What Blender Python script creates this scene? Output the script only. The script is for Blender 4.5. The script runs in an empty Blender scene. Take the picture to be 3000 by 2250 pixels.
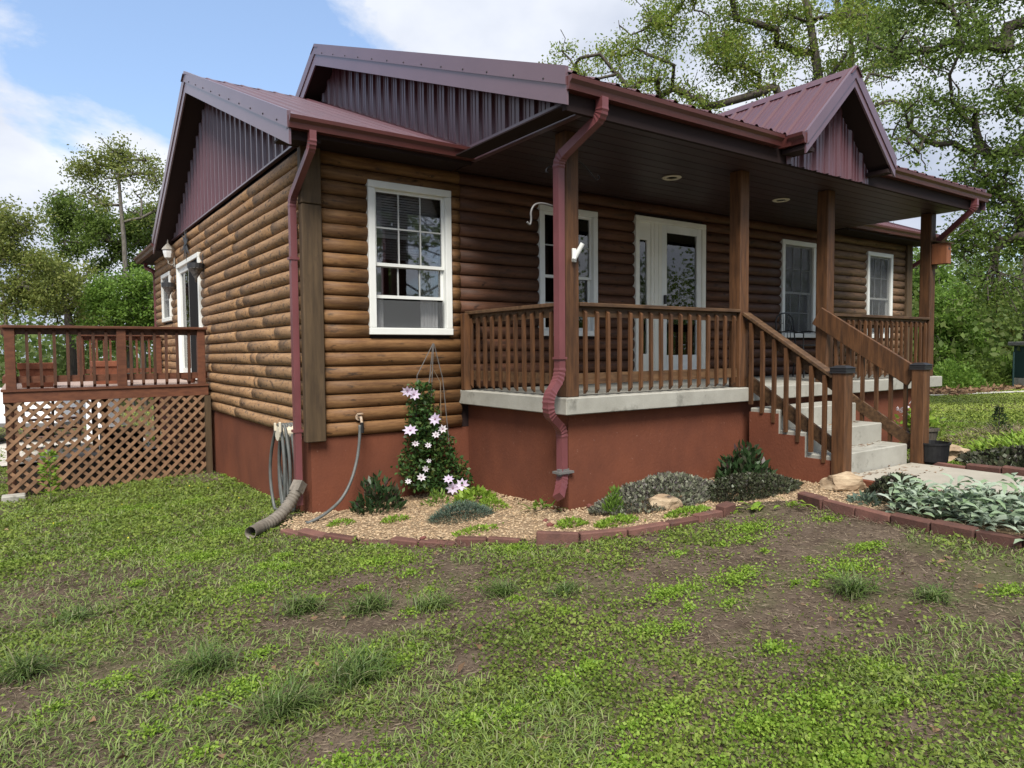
import bpy, bmesh, math, random
import numpy as np
from mathutils import Vector, Matrix, noise
random.seed(7); rng = np.random.default_rng(7)
S = bpy.context.scene; C = S.collection
R = math.radians

# ------------------------------------------------------------------ camera
CAM = np.array([-2.20315, -6.50291, 1.47502])
FW = np.array([0.57290509, 0.81825186, -0.04736717])
RT = np.array([0.81890699, -0.57386177, -0.0086027])
UP = np.array([0.03422138, 0.03386077, 0.9988405])
FPX = 2032.98
cd = bpy.data.cameras.new('camera'); cam = bpy.data.objects.new('camera', cd); C.objects.link(cam)
cd.sensor_width = 36; cd.lens = FPX/3000*36; cd.clip_end = 2000; cd.clip_start = .05
cam.matrix_world = Matrix(((RT[0], UP[0], -FW[0], CAM[0]), (RT[1], UP[1], -FW[1], CAM[1]), (RT[2], UP[2], -FW[2], CAM[2]), (0, 0, 0, 1)))
S.camera = cam
def ray(u, v, ax, val):            # survey helper: where a line of sight meets a plane of the house
    d = FW+RT*(u-1500)/FPX-UP*(v-1125)/FPX
    return CAM+d*((val-CAM[ax])/d[ax])
def at(u, v, depth):
    return CAM+(FW+RT*(u-1500)/FPX-UP*(v-1125)/FPX)*depth
# ------------------------------------------------------------------ light
SUN_EL, SUN_AZ = 52, 215           # azimuth clockwise from +y
W = bpy.data.worlds.new('World'); S.world = W; W.use_nodes = True
def sky_world():
    nt = W.node_tree; nt.nodes.clear(); N = nt.nodes.new; L = nt.links.new
    out = N('ShaderNodeOutputWorld'); bg = N('ShaderNodeBackground'); bg.inputs[1].default_value = .1
    sky = N('ShaderNodeTexSky'); sky.sky_type = 'NISHITA'; sky.sun_disc = False
    sky.sun_elevation = R(SUN_EL); sky.sun_rotation = R(SUN_AZ); sky.air_density = 1.0; sky.dust_density = 1.2; sky.ozone_density = 1.5
    tc = N('ShaderNodeTexCoord'); sep = N('ShaderNodeSeparateXYZ'); L(tc.outputs['Generated'], sep.inputs[0])
    den = N('ShaderNodeMath'); den.operation = 'ADD'; L(sep.outputs[2], den.inputs[0]); den.inputs[1].default_value = .45
    mx = N('ShaderNodeMath'); mx.operation = 'MAXIMUM'; L(den.outputs[0], mx.inputs[0]); mx.inputs[1].default_value = .12
    dv = N('ShaderNodeVectorMath'); dv.operation = 'DIVIDE'; cb = N('ShaderNodeCombineXYZ')
    for i in range(3): L(mx.outputs[0], cb.inputs[i])
    L(tc.outputs['Generated'], dv.inputs[0]); L(cb.outputs[0], dv.inputs[1])
    mp = N('ShaderNodeMapping'); L(dv.outputs[0], mp.inputs[0]); mp.inputs['Location'].default_value = (-19.865, 7.117, -1.621); mp.inputs['Rotation'].default_value = (0, 0, R(-18))
    n1 = N('ShaderNodeTexNoise'); n1.inputs['Scale'].default_value = 1.5; n1.inputs['Detail'].default_value = 9; n1.inputs['Roughness'].default_value = .56
    n1.inputs['Distortion'].default_value = .25; L(mp.outputs[0], n1.inputs['Vector'])
    r1 = N('ShaderNodeValToRGB'); r1.color_ramp.elements[0].position = .45; r1.color_ramp.elements[1].position = .505; L(n1.outputs[0], r1.inputs[0])
    n2 = N('ShaderNodeTexNoise'); n2.inputs['Scale'].default_value = 2.1; n2.inputs['Detail'].default_value = 6; L(mp.outputs[0], n2.inputs['Vector'])
    r2 = N('ShaderNodeValToRGB'); L(n2.outputs[0], r2.inputs[0])
    r2.color_ramp.elements[0].position = .34; r2.color_ramp.elements[0].color = (2.35, 2.65, 3.3, 1)
    r2.color_ramp.elements[1].position = .66; r2.color_ramp.elements[1].color = (4.5, 4.65, 5.0, 1)
    haze = N('ShaderNodeMixRGB'); haze.inputs[0].default_value = .34; L(sky.outputs[0], haze.inputs[1]); haze.inputs[2].default_value = (2.1, 3.0, 4.7, 1)
    mix = N('ShaderNodeMixRGB'); L(r1.outputs[0], mix.inputs[0]); L(haze.outputs[0], mix.inputs[1]); L(r2.outputs[0], mix.inputs[2])
    L(mix.outputs[0], bg.inputs[0]); L(bg.outputs[0], out.inputs[0])
sky_world()
sd = bpy.data.lights.new('sun', 'SUN'); sd.energy = 2.6; sd.angle = R(25); sd.color = (1, .95, .87)
sun = bpy.data.objects.new('sun', sd); C.objects.link(sun); sun.location = (-8, -8, 15)
_d = Vector((math.sin(R(SUN_AZ))*math.cos(R(SUN_EL)), math.cos(R(SUN_AZ))*math.cos(R(SUN_EL)), math.sin(R(SUN_EL))))
sun.rotation_euler = _d.to_track_quat('Z', 'Y').to_euler()
vs = S.view_settings; vs.view_transform = 'Standard'; vs.look = 'None'; vs.gamma = 1; vs.exposure = 1.2; vs.use_curve_mapping = False

# ------------------------------------------------------------------ helpers
class MB:
    def __init__(s): s.v = []; s.f = []
    def add(s, v, f):
        o = len(s.v); s.v += [tuple(map(float, p)) for p in v]; s.f += [tuple(i+o for i in q) for q in f]; return s
    def box(s, x0, x1, y0, y1, z0, z1, c=0):
        return s.obox(((x0+x1)/2, (y0+y1)/2, (z0+z1)/2), (1, 0, 0), (0, 1, 0), (0, 0, 1), abs(x1-x0)/2, abs(y1-y0)/2, abs(z1-z0)/2, c)
    def obox(s, ctr, ax, ay, az, hx, hy, hz, c=0):
        ctr = Vector(ctr); A = [Vector(ax), Vector(ay), Vector(az)]; h = (hx, hy, hz)
        sg = [(a, b, d) for a in (-1, 1) for b in (-1, 1) for d in (-1, 1)]
        if not c:
            v = [ctr+A[0]*a*hx+A[1]*b*hy+A[2]*d*hz for a, b, d in sg]
            return s.add(v, [(0, 1, 3, 2), (4, 6, 7, 5), (0, 4, 5, 1), (2, 3, 7, 6), (0, 2, 6, 4), (1, 5, 7, 3)])
        c = min(c, min(h)*.8); ix = {}; v = []
        for q in sg:
            for a in range(3):
                ix[q, a] = len(v); v.append(ctr+sum((A[i]*q[i]*(h[i]-(0 if i == a else c)) for i in range(3)), Vector()))
        f = []
        for a in range(3):
            b, d = (a+1) % 3, (a+2) % 3
            for sa in (-1, 1):
                def k(sb, sd_):
                    q = [0, 0, 0]; q[a] = sa; q[b] = sb; q[d] = sd_; return tuple(q)
                f.append([ix[k(*t), a] for t in ((-1, -1), (1, -1), (1, 1), (-1, 1))])
            for sa in (-1, 1):
                for sb in (-1, 1):
                    def k2(sd_):
                        q = [0, 0, 0]; q[a] = sa; q[b] = sb; q[d] = sd_; return tuple(q)
                    f.append([ix[k2(-1), a], ix[k2(1), a], ix[k2(1), b], ix[k2(-1), b]])
        for q in sg: f.append([ix[q, 0], ix[q, 1], ix[q, 2]])
        return s.add(v, f)
    def beam(s, p, q, w, h, up=(0, 0, 1), c=0):
        p, q = Vector(p), Vector(q); d = (q-p); l = d.length; d.normalize(); u = Vector(up); u = (u-d*u.dot(d)).normalized(); n = d.cross(u)
        return s.obox((p+q)/2, d, n, u, l/2, w/2, h/2, c)
    def prism(s, poly, axis, a, b):      # polygon in the two other axes, extruded along axis
        def pt(t, w):
            l = list(t); l.insert(axis, w); return l
        n = len(poly); v = [pt(t, a) for t in poly]+[pt(t, b) for t in poly]
        return s.add(v, [tuple(range(n)), tuple(range(2*n-1, n-1, -1))]+[(i, (i+1) % n, n+(i+1) % n, n+i) for i in range(n)])
    def tube(s, pts, r, n=8, cap=True, sq=None):
        P = [Vector(p) for p in pts]; m = len(P); rr = r if hasattr(r, '__len__') else [r]*m
        v = []; last = None
        for i in range(m):
            t = (P[min(i+1, m-1)]-P[max(i-1, 0)]); t = t.normalized() if t.length > 1e-9 else Vector((0, 0, 1))
            if last is None:
                ref = Vector((0, 0, 1)) if abs(t.z) < .9 else Vector((1, 0, 0)); a = t.cross(ref).normalized()
            else: a = (last-t*last.dot(t)).normalized()
            last = a; b = t.cross(a)
            for k in range(n):
                if sq:
                    e = [(1, 1), (-1, 1), (-1, -1), (1, -1)][k]; v.append(P[i]+a*e[0]*sq[0]*rr[i]+b*e[1]*sq[1]*rr[i])
                else:
                    an = 2*math.pi*k/n; v.append(P[i]+(a*math.cos(an)+b*math.sin(an))*rr[i])
        f = [(i*n+k, i*n+(k+1) % n, (i+1)*n+(k+1) % n, (i+1)*n+k) for i in range(m-1) for k in range(n)]
        if cap: f += [tuple(range(n-1, -1, -1)), tuple(range((m-1)*n, m*n))]
        return s.add(v, f)
    def lathe(s, ctr, prof, n=16, cap=True):
        v = [(ctr[0]+r*math.cos(2*math.pi*k/n), ctr[1]+r*math.sin(2*math.pi*k/n), ctr[2]+z) for r, z in prof for k in range(n)]; m = len(prof)
        f = [(i*n+k, i*n+(k+1) % n, (i+1)*n+(k+1) % n, (i+1)*n+k) for i in range(m-1) for k in range(n)]
        if cap: f += [tuple(range(n-1, -1, -1)), tuple(range((m-1)*n, m*n))]
        return s.add(v, f)
def wloc(o):
    v = Vector((0, 0, 0))
    while o is not None: v = v+o.location; o = o.parent
    return v
def tag(o, label=None, cat=None, group=None, kind=None):
    if label: o['label'] = label
    if cat: o['category'] = cat
    if group: o['group'] = group
    if kind: o['kind'] = kind
    return o
def mesh_obj(name, me, mat, parent=None, loc=None):
    o = bpy.data.objects.new(name, me); C.objects.link(o)
    if mat is not None and not me.materials: me.materials.append(mat)
    if parent is not None: o.parent = parent
    if loc is not None: o.location = loc
    return o
def build(name, mb, mat, parent=None, smooth=False, origin=None, recalc=True):
    """world-coordinate geometry -> object; origin (world) becomes the object's own location"""
    me = bpy.data.meshes.new(name)
    base = wloc(parent) if parent is not None else Vector((0, 0, 0))
    og = Vector(origin) if origin is not None else base
    me.from_pydata([(p[0]-og.x, p[1]-og.y, p[2]-og.z) for p in mb.v], [], mb.f)
    if recalc:
        bm = bmesh.new(); bm.from_mesh(me); bmesh.ops.recalc_face_normals(bm, faces=bm.faces); bm.to_mesh(me); bm.free()
    if smooth: me.polygons.foreach_set('use_smooth', [True]*len(me.polygons))
    return mesh_obj(name, me, mat, parent, og-base)
def np_mesh(name, V, F, mat, parent=None, origin=(0, 0, 0), smooth=False):
    V = np.asarray(V, np.float32)-np.asarray(origin, np.float32)
    F = np.asarray(F, np.int32); n, k = F.shape
    me = bpy.data.meshes.new(name); me.vertices.add(len(V)); me.vertices.foreach_set('co', V.ravel())
    me.loops.add(n*k); me.loops.foreach_set('vertex_index', F.ravel()); me.polygons.add(n)
    me.polygons.foreach_set('loop_start', np.arange(n, dtype=np.int32)*k); me.polygons.foreach_set('loop_total', np.full(n, k, np.int32))
    if smooth: me.polygons.foreach_set('use_smooth', np.ones(n, bool))
    me.update(); me.validate()
    base = wloc(parent) if parent is not None else Vector((0, 0, 0))
    return mesh_obj(name, me, mat, parent, Vector(origin)-base)
def empty(name, loc, label=None, cat=None, group=None):
    o = bpy.data.objects.new(name, None); C.objects.link(o); o.location = loc; o.empty_display_size = .2
    return tag(o, label, cat, group)
def copy_tree(o, parent=None):
    c = o.copy(); C.objects.link(c); c.parent = parent
    for ch in list(o.children): copy_tree(ch, c)
    return c
# ------------------------------------------------------------------ materials
def mat(name, col, rough=.7, spec=.4, col2=None, nscale=6, stretch=(1, 1, 1), lo=.35, hi=.65, bump=0, bscale=60, col3=None, s3=3, lo3=.55, hi3=.7, rnd=0, metal=0, st3=None, isl=False, knots=None):
    m = bpy.data.materials.new(name); m.use_nodes = True; nt = m.node_tree; N = nt.nodes.new; L = nt.links.new
    b = nt.nodes['Principled BSDF']; b.inputs['Roughness'].default_value = rough; b.inputs['Specular IOR Level'].default_value = spec; b.inputs['Metallic'].default_value = metal
    geo = N('ShaderNodeNewGeometry')
    def noise(sc, st, det=5, ro=.6):
        mp = N('ShaderNodeMapping'); mp.inputs['Scale'].default_value = st; L(geo.outputs['Position'], mp.inputs[0])
        if rnd and not isl:
            oi = N('ShaderNodeObjectInfo'); ml = N('ShaderNodeMath'); ml.operation = 'MULTIPLY'; ml.inputs[1].default_value = 37; L(oi.outputs['Random'], ml.inputs[0])
            cbn = N('ShaderNodeCombineXYZ'); [L(ml.outputs[0], cbn.inputs[i]) for i in range(3)]; L(cbn.outputs[0], mp.inputs['Location'])
        n = N('ShaderNodeTexNoise'); n.inputs['Scale'].default_value = sc; n.inputs['Detail'].default_value = det; n.inputs['Roughness'].default_value = ro; L(mp.outputs[0], n.inputs['Vector']); return n
    def ramp(src, lo_, hi_):
        r = N('ShaderNodeMapRange'); r.inputs['From Min'].default_value = lo_; r.inputs['From Max'].default_value = hi_; L(src, r.inputs['Value']); return r.outputs[0]
    cur = None
    if col2 is not None:
        n = noise(nscale, stretch); mx = N('ShaderNodeMixRGB'); L(ramp(n.outputs[0], lo, hi), mx.inputs[0]); mx.inputs[1].default_value = (*col, 1); mx.inputs[2].default_value = (*col2, 1); cur = mx.outputs[0]
    if col3 is not None:
        n = noise(s3, st3 or stretch, 6, .65); mx = N('ShaderNodeMixRGB'); L(ramp(n.outputs[0], lo3, hi3), mx.inputs[0]); L(cur, mx.inputs[1]); mx.inputs[2].default_value = (*col3, 1); cur = mx.outputs[0]
    if knots:
        mp = N('ShaderNodeMapping'); mp.inputs['Scale'].default_value = knots; L(geo.outputs['Position'], mp.inputs[0])
        wn = N('ShaderNodeTexNoise'); wn.inputs['Scale'].default_value = 2.0; L(mp.outputs[0], wn.inputs['Vector']); ad = N('ShaderNodeVectorMath'); ad.operation = 'ADD'; L(mp.outputs[0], ad.inputs[0]); L(wn.outputs['Color'], ad.inputs[1])
        vo = N('ShaderNodeTexVoronoi'); vo.inputs['Scale'].default_value = 1.0; L(ad.outputs[0], vo.inputs['Vector'])
        mx = N('ShaderNodeMixRGB'); L(ramp(vo.outputs['Distance'], .17, .06), mx.inputs[0]); L(cur, mx.inputs[1]); mx.inputs[2].default_value = (*(c_*.28 for c_ in col2), 1); cur = mx.outputs[0]
        mx = N('ShaderNodeMixRGB'); L(ramp(vo.outputs['Distance'], .05, .03), mx.inputs[0]); L(cur, mx.inputs[1]); mx.inputs[2].default_value = (*(min(1, c_*1.5) for c_ in col), 1); cur = mx.outputs[0]
        n = noise(9, (st3 or stretch), 8, .75); mx = N('ShaderNodeMixRGB'); mx.blend_type = 'MULTIPLY'; L(ramp(n.outputs[0], .45, .62), mx.inputs[0]); L(cur, mx.inputs[1]); mx.inputs[2].default_value = (.78, .75, .72, 1); cur = mx.outputs[0]
    if rnd:
        src = geo.outputs['Random Per Island'] if isl else N('ShaderNodeObjectInfo').outputs['Random']
        hs = N('ShaderNodeHueSaturation')
        L(ramp(src, 0, 1), hs.inputs['Value']); mr = hs.inputs['Value'].links[0].from_node; mr.inputs['To Min'].default_value = 1-rnd; mr.inputs['To Max'].default_value = 1+rnd
        if cur is None: hs.inputs['Color'].default_value = (*col, 1)
        else: L(cur, hs.inputs['Color'])
        cur = hs.outputs[0]
    if cur is None: b.inputs['Base Color'].default_value = (*col, 1)
    else: L(cur, b.inputs['Base Color'])
    if bump:
        n = noise(bscale, stretch, 4); bp = N('ShaderNodeBump'); bp.inputs['Strength'].default_value = bump; bp.inputs['Distance'].default_value = .01; L(n.outputs[0], bp.inputs['Height']); L(bp.outputs[0], b.inputs['Normal'])
    return m
def leafmat(name, cols, rough=.55, trans=.35, patch=None):
    m = bpy.data.materials.new(name); m.use_nodes = True; nt = m.node_tree; N = nt.nodes.new; L = nt.links.new; nt.nodes.clear()
    out = N('ShaderNodeOutputMaterial'); geo = N('ShaderNodeNewGeometry'); cr = N('ShaderNodeValToRGB'); L(geo.outputs['Random Per Island'], cr.inputs[0])
    e = cr.color_ramp.elements
    while len(e) < len(cols): e.new(.5)
    for i, c in enumerate(cols): e[i].position = i/(len(cols)-1); e[i].color = (*c, 1)
    cur = cr.outputs[0]
    if patch:
        n = N('ShaderNodeTexNoise'); n.inputs['Scale'].default_value = patch[0]; n.inputs['Detail'].default_value = 3; L(geo.outputs['Position'], n.inputs['Vector'])
        mr = N('ShaderNodeMapRange'); mr.inputs['From Min'].default_value = .38; mr.inputs['From Max'].default_value = .62; L(n.outputs[0], mr.inputs['Value'])
        mx = N('ShaderNodeMixRGB'); mx.blend_type = 'MULTIPLY'; L(mr.outputs[0], mx.inputs[0]); L(cur, mx.inputs[1]); mx.inputs[2].default_value = (*patch[1], 1); cur = mx.outputs[0]
    d = N('ShaderNodeBsdfPrincipled'); d.inputs['Roughness'].default_value = rough; d.inputs['Specular IOR Level'].default_value = .3; L(cur, d.inputs['Base Color'])
    t = N('ShaderNodeBsdfTranslucent'); L(cur, t.inputs[0]); ms = N('ShaderNodeMixShader'); ms.inputs[0].default_value = trans
    L(d.outputs[0], ms.inputs[1]); L(t.outputs[0], ms.inputs[2]); L(ms.outputs[0], out.inputs[0]); return m
def glassmat(name, tint=.85, ior=1.95):
    m = bpy.data.materials.new(name); m.use_nodes = True; nt = m.node_tree; N = nt.nodes.new; L = nt.links.new; nt.nodes.clear()
    out = N('ShaderNodeOutputMaterial'); t = N('ShaderNodeBsdfTransparent'); t.inputs[0].default_value = (tint, tint, tint, 1)
    g = N('ShaderNodeBsdfGlossy'); g.inputs['Roughness'].default_value = .02; fr = N('ShaderNodeFresnel'); fr.inputs[0].default_value = ior
    ms = N('ShaderNodeMixShader'); L(fr.outputs[0], ms.inputs[0]); L(t.outputs[0], ms.inputs[1]); L(g.outputs[0], ms.inputs[2]); L(ms.outputs[0], out.inputs[0]); return m
def meshmat(name):
    m = bpy.data.materials.new(name); m.use_nodes = True; nt = m.node_tree; N = nt.nodes.new; L = nt.links.new; nt.nodes.clear()
    out = N('ShaderNodeOutputMaterial'); t = N('ShaderNodeBsdfTransparent'); g = N('ShaderNodeBsdfDiffuse'); g.inputs[0].default_value = (.14, .145, .15, 1); ms = N('ShaderNodeMixShader'); ms.inputs[0].default_value = .32
    L(t.outputs[0], ms.inputs[1]); L(g.outputs[0], ms.inputs[2]); L(ms.outputs[0], out.inputs[0]); return m
M = {}
M['mesh'] = meshmat('fine_window_screen')
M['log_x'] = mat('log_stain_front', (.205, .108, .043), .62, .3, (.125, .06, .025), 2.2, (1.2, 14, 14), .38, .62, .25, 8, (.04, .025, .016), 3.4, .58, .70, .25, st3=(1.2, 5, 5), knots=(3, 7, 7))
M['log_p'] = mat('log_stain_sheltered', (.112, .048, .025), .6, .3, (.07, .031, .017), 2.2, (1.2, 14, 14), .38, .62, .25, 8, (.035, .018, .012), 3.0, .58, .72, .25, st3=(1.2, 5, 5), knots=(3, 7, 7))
M['log_r'] = mat('log_stain_worn', (.21, .125, .068), .65, .3, (.13, .077, .043), 2.2, (1.2, 14, 14), .38, .62, .25, 8, (.06, .04, .03), 3.0, .56, .68, .2, st3=(1.2, 5, 5), knots=(3, 7, 7))
M['log_y'] = mat('log_stain_flaking', (.34, .205, .105), .68, .25, (.26, .15, .074), 2.2, (14, 1.4, 14), .38, .62, .25, 8, (.135, .09, .058), 5.0, .55, .60, .08, st3=(3, 2.6, 6), knots=(7, 3, 7))
M['wood'] = mat('stained_post_wood', (.122, .055, .023), .6, .3, (.056, .026, .012), 3, (9, 9, 1), .35, .65, .2, 10, (.04, .022, .013), 2.2, .58, .75, .15, st3=(3, 3, 1))
M['wood_h'] = mat('stained_rail_wood', (.125, .07, .034), .62, .3, (.052, .028, .015), 3, (1.5, 9, 9), .35, .65, .2, 10, (.05, .03, .018), 2.2, .58, .75, .15)
M['board'] = mat('grey_brown_corner_timber', (.10, .066, .036), .7, .25, (.06, .04, .023), 2.5, (8, 8, .7), .35, .65, .2, 10, (.045, .03, .02), 1.8, .56, .75, .1, st3=(4, 4, 1.2))
M['deck'] = mat('red_deck_stain', (.135, .052, .027), .6, .3, (.085, .032, .018), 4, (2, 2, 6), .35, .65, .15, 20, rnd=.2)
M['deckdark'] = mat('dark_red_baluster_stain', (.11, .05, .028), .6, .3, (.06, .028, .018), 4, (6, 6, 1), .35, .65, .15, 20, rnd=.2)
M['lattice'] = mat('brown_lattice_stain', (.26, .15, .085), .7, .25, (.165, .095, .055), 3, (3, 3, 3), .35, .65, .1, 30, rnd=.2)
M['found'] = mat('red_foundation_paint', (.168, .056, .030), .85, .18, (.115, .040, .024), 1.7, (1, 1, .7), .34, .68, .35, 45, (.24, .12, .085), 24, .66, .71, st3=(1, 1, 1))
M['conc'] = mat('grey_concrete', (.36, .35, .305), .85, .25, (.25, .24, .205), 2.2, (1, 1, 1), .35, .7, .15, 60, (.13, .125, .105), 5, .57, .75)
M['walk'] = mat('walk_concrete', (.38, .35, .29), .88, .2, (.30, .275, .225), 2.2, (1, 1, 1), .35, .7, .1, 80)
M['metal'] = mat('burgundy_metal_sheet', (.095, .034, .04), .33, .6, (.075, .028, .034), 2, (1, 1, 1), .3, .7)
M['siding'] = mat('purple_brown_metal_siding', (.108, .046, .055), .3, .6, (.088, .037, .045), 2, (1, 1, 1), .3, .7)
M['trim'] = mat('burgundy_metal_trim', (.13, .075, .09), .28, .8, (.11, .062, .075), 1.5, (1, 1, 1), .3, .7)
M['gutter'] = mat('red_brown_gutter_enamel', (.105, .033, .029), .35, .5, (.08, .025, .023), 3, (1, 1, 1), .3, .7)
M['spout'] = mat('faded_red_downspout_enamel', (.165, .052, .056), .42, .5, (.12, .038, .04), 5, (1, 1, .4), .35, .7)
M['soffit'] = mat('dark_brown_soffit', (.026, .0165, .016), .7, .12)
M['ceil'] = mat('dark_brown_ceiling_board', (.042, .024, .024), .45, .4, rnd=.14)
M['white'] = mat('white_vinyl', (.74, .75, .72), .45, .4, (.66, .67, .63), 3, (1, 1, 1), .35, .7)
M['cream'] = mat('cream_door_paint', (.76, .75, .68), .5, .4, (.69, .68, .60), 3, (1, 1, 1), .35, .7)
M['glass'] = glassmat('window_glass')
M['blind'] = mat('grey_blind_slat', (.72, .73, .72), .6)
M['dark'] = mat('dim_room_wall', (.12, .115, .11), .9)
M['curtain'] = mat('pale_curtain', (.72, .72, .72), .9, col2=(.5, .5, .51), nscale=5, stretch=(8, 8, .5))
M['screen'] = mat('grey_insect_screen', (.016, .015, .015), .8, .08)
M['muntin'] = mat('grey_muntin_bar', (.40, .41, .40), .5)
M['black'] = mat('black_iron', (.02, .02, .022), .5, .5)
M['plastic'] = mat('black_plastic', (.008, .008, .009), .5, .3, (.014, .014, .015), 30, (1, 1, 1), .4, .7)
M['hose'] = mat('grey_green_hose', (.115, .12, .115), .5, .4, (.08, .085, .08), 12)
M['pipe'] = mat('weathered_grey_pipe', (.19, .165, .135), .65, .35, (.12, .105, .085), 14)
M['beige'] = mat('beige_plastic', (.6, .54, .42), .5)
M['brass'] = mat('pale_rusty_metal', (.5, .42, .33), .6, col2=(.3, .18, .1), nscale=60)
M['grey'] = mat('grey_painted_metal', (.13, .125, .12), .5, .5)
M['lampm'] = mat('weathered_lantern_metal', (.36, .33, .28), .5, .5, (.22, .2, .17), 40)
M['galv'] = mat('tarnished_tin', (.16, .15, .14), .45, .5, (.05, .05, .05), 30, (1, 1, 1), .4, .6)
M['terra'] = mat('terracotta', (.23, .08, .042), .75, .3, (.16, .055, .03), 10)
M['brick'] = mat('red_edging_block', (.15, .072, .056), .9, .2, (.095, .05, .041), 9, (1, 1, 1), .35, .68, .35, 70, (.10, .07, .06), 4, .57, .72, .25)
M['rock'] = mat('tan_layered_rock', (.46, .36, .24), .85, .25, (.27, .19, .12), 5, (1, 1, 2.5), .38, .62, .5, 22, (.06, .045, .035), 3.5, .58, .66)
M['bark'] = mat('grey_oak_bark', (.10, .085, .068), .9, .2, (.045, .038, .032), 5, (5, 5, 1), .35, .65, .5, 18)
M['barkl'] = mat('pale_grey_bark', (.17, .155, .13), .9, .2, (.08, .07, .06), 5, (5, 5, 1), .35, .65, .4, 18)
M['peb'] = mat('tan_pea_gravel', (.265, .175, .095), .8, .3, (.37, .285, .185), 35, (1, 1, 1), .35, .65, rnd=.45, isl=True)
M['straw'] = leafmat('dry_straw', [(.14, .105, .07), (.22, .17, .115), (.11, .082, .056), (.29, .235, .165)], .8, .15)
M['stem'] = mat('green_stem', (.10, .13, .045), .7)
M['twig'] = mat('dry_vine_twig', (.2, .15, .1), .8)
# ------------------------------------------------------------------ ground
def gz(x, y): return -.11+.25*np.tanh(np.asarray(x)/7)-.25*np.tanh(np.asarray(y)/8)
_perm = rng.random((256, 256))
def vnoise(x, y):
    xi = np.floor(x).astype(int); yi = np.floor(y).astype(int); fx = x-xi; fy = y-yi; fx = fx*fx*(3-2*fx); fy = fy*fy*(3-2*fy)
    g = lambda a, b: _perm[a % 256, b % 256]
    return (g(xi, yi)*(1-fx)+g(xi+1, yi)*fx)*(1-fy)+(g(xi, yi+1)*(1-fx)+g(xi+1, yi+1)*fx)*fy
def fbm(x, y, o=4):
    s = 0; a = .5
    for i in range(o): s = s+a*vnoise(x*2**i+17.3*i, y*2**i+5.1*i); a *= .5
    return s/(1-.5**o)
def ground():
    ax = np.concatenate([np.linspace(-400, -14, 16), np.linspace(-12, 24, 200), np.linspace(27, 400, 16)])
    ay = np.concatenate([np.linspace(-400, -12, 16), np.linspace(-10, 12, 140), np.linspace(14, 60, 24), np.linspace(70, 400, 12)])
    X, Y = np.meshgrid(ax, ay); Z = gz(X, Y)+(fbm(X*2.3, Y*2.3)-.5)*.04+(fbm(X*9, Y*9, 2)-.5)*.015
    n, m = X.shape; V = np.stack([X, Y, Z], -1).reshape(-1, 3); i = np.arange(n*m).reshape(n, m)
    F = np.stack([i[:-1, :-1], i[:-1, 1:], i[1:, 1:], i[1:, :-1]], -1).reshape(-1, 4)
    g = mat('lawn_soil', (.066, .047, .034), .95, .12, (.115, .086, .063), 3.2, (1, 1, 1), .4, .65, .8, 45, (.085, .085, .04), 1.3, .5, .68)
    tag(np_mesh('lawn', V, F, g, smooth=True), 'patchy lawn of soil, clover and grass in front of the house', 'lawn', kind='structure')
ground()
GRAVEL = mat('pale_gravel_drive', (.52, .49, .44), .95, .1, (.38, .35, .31), 6, (1, 1, 1), .35, .7, .3, 60)
def sheet(name, pts, dz, m, label, cat):
    me = MB(); n = 14; poly = [Vector(p) for p in pts]     # 4-corner patch following the ground
    a, b, c_, d = poly; g = []
    for i in range(n+1):
        for j in range(n+1):
            s, t = i/n, j/n; p = (a*(1-s)+b*s)*(1-t)+(d*(1-s)+c_*s)*t; g.append((p.x, p.y, float(gz(p.x, p.y))+dz))
    me.add(g, [(i*(n+1)+j, (i+1)*(n+1)+j, (i+1)*(n+1)+j+1, i*(n+1)+j+1) for i in range(n) for j in range(n)])
    return tag(build(name, me, m, smooth=True), label, cat, kind='structure')
sheet('gravel_drive', [(-9, 7.2, 0), (-.15, 7.7, 0), (-.15, 12.2, 0), (-9, 11.6, 0)], .045, GRAVEL, 'pale gravel drive beyond the wooden deck', 'driveway')
sheet('gravel_track', [(13, 5.6, 0), (48, -9.5, 0), (48.3, -8.9, 0), (13.3, 6.2, 0)], .04, GRAVEL, 'thin pale track crossing the far lawn', 'track')
BED = np.array([(-.42, -.32), (-.30, -.75), (-.05, -1.2), (.32, -1.66), (.70, -2.0), (1.05, -2.36), (1.35, -2.58), (1.75, -2.68), (2.1, -2.74), (2.5, -2.73), (2.95, -2.70), (3.42, -2.92), (3.30, -3.4), (3.25, -3.8), (3.2, -4.3), (3.17, -4.8), (3.2, -6.2), (4.26, -6.2), (4.26, -1.7), (1.8, -1.7), (1.8, .1), (-.2, .1)])
def inpoly(x, y, P):
    r = np.zeros(np.shape(x), bool); j = len(P)-1
    for i in range(len(P)):
        xi, yi = P[i]; xj, yj = P[j]; c = ((yi > y) != (yj > y)) & (x < (xj-xi)*(y-yi)/(yj-yi+1e-12)+xi); r ^= c; j = i
    return r
def bedz(x, y): return gz(x, y)+.035
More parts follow.
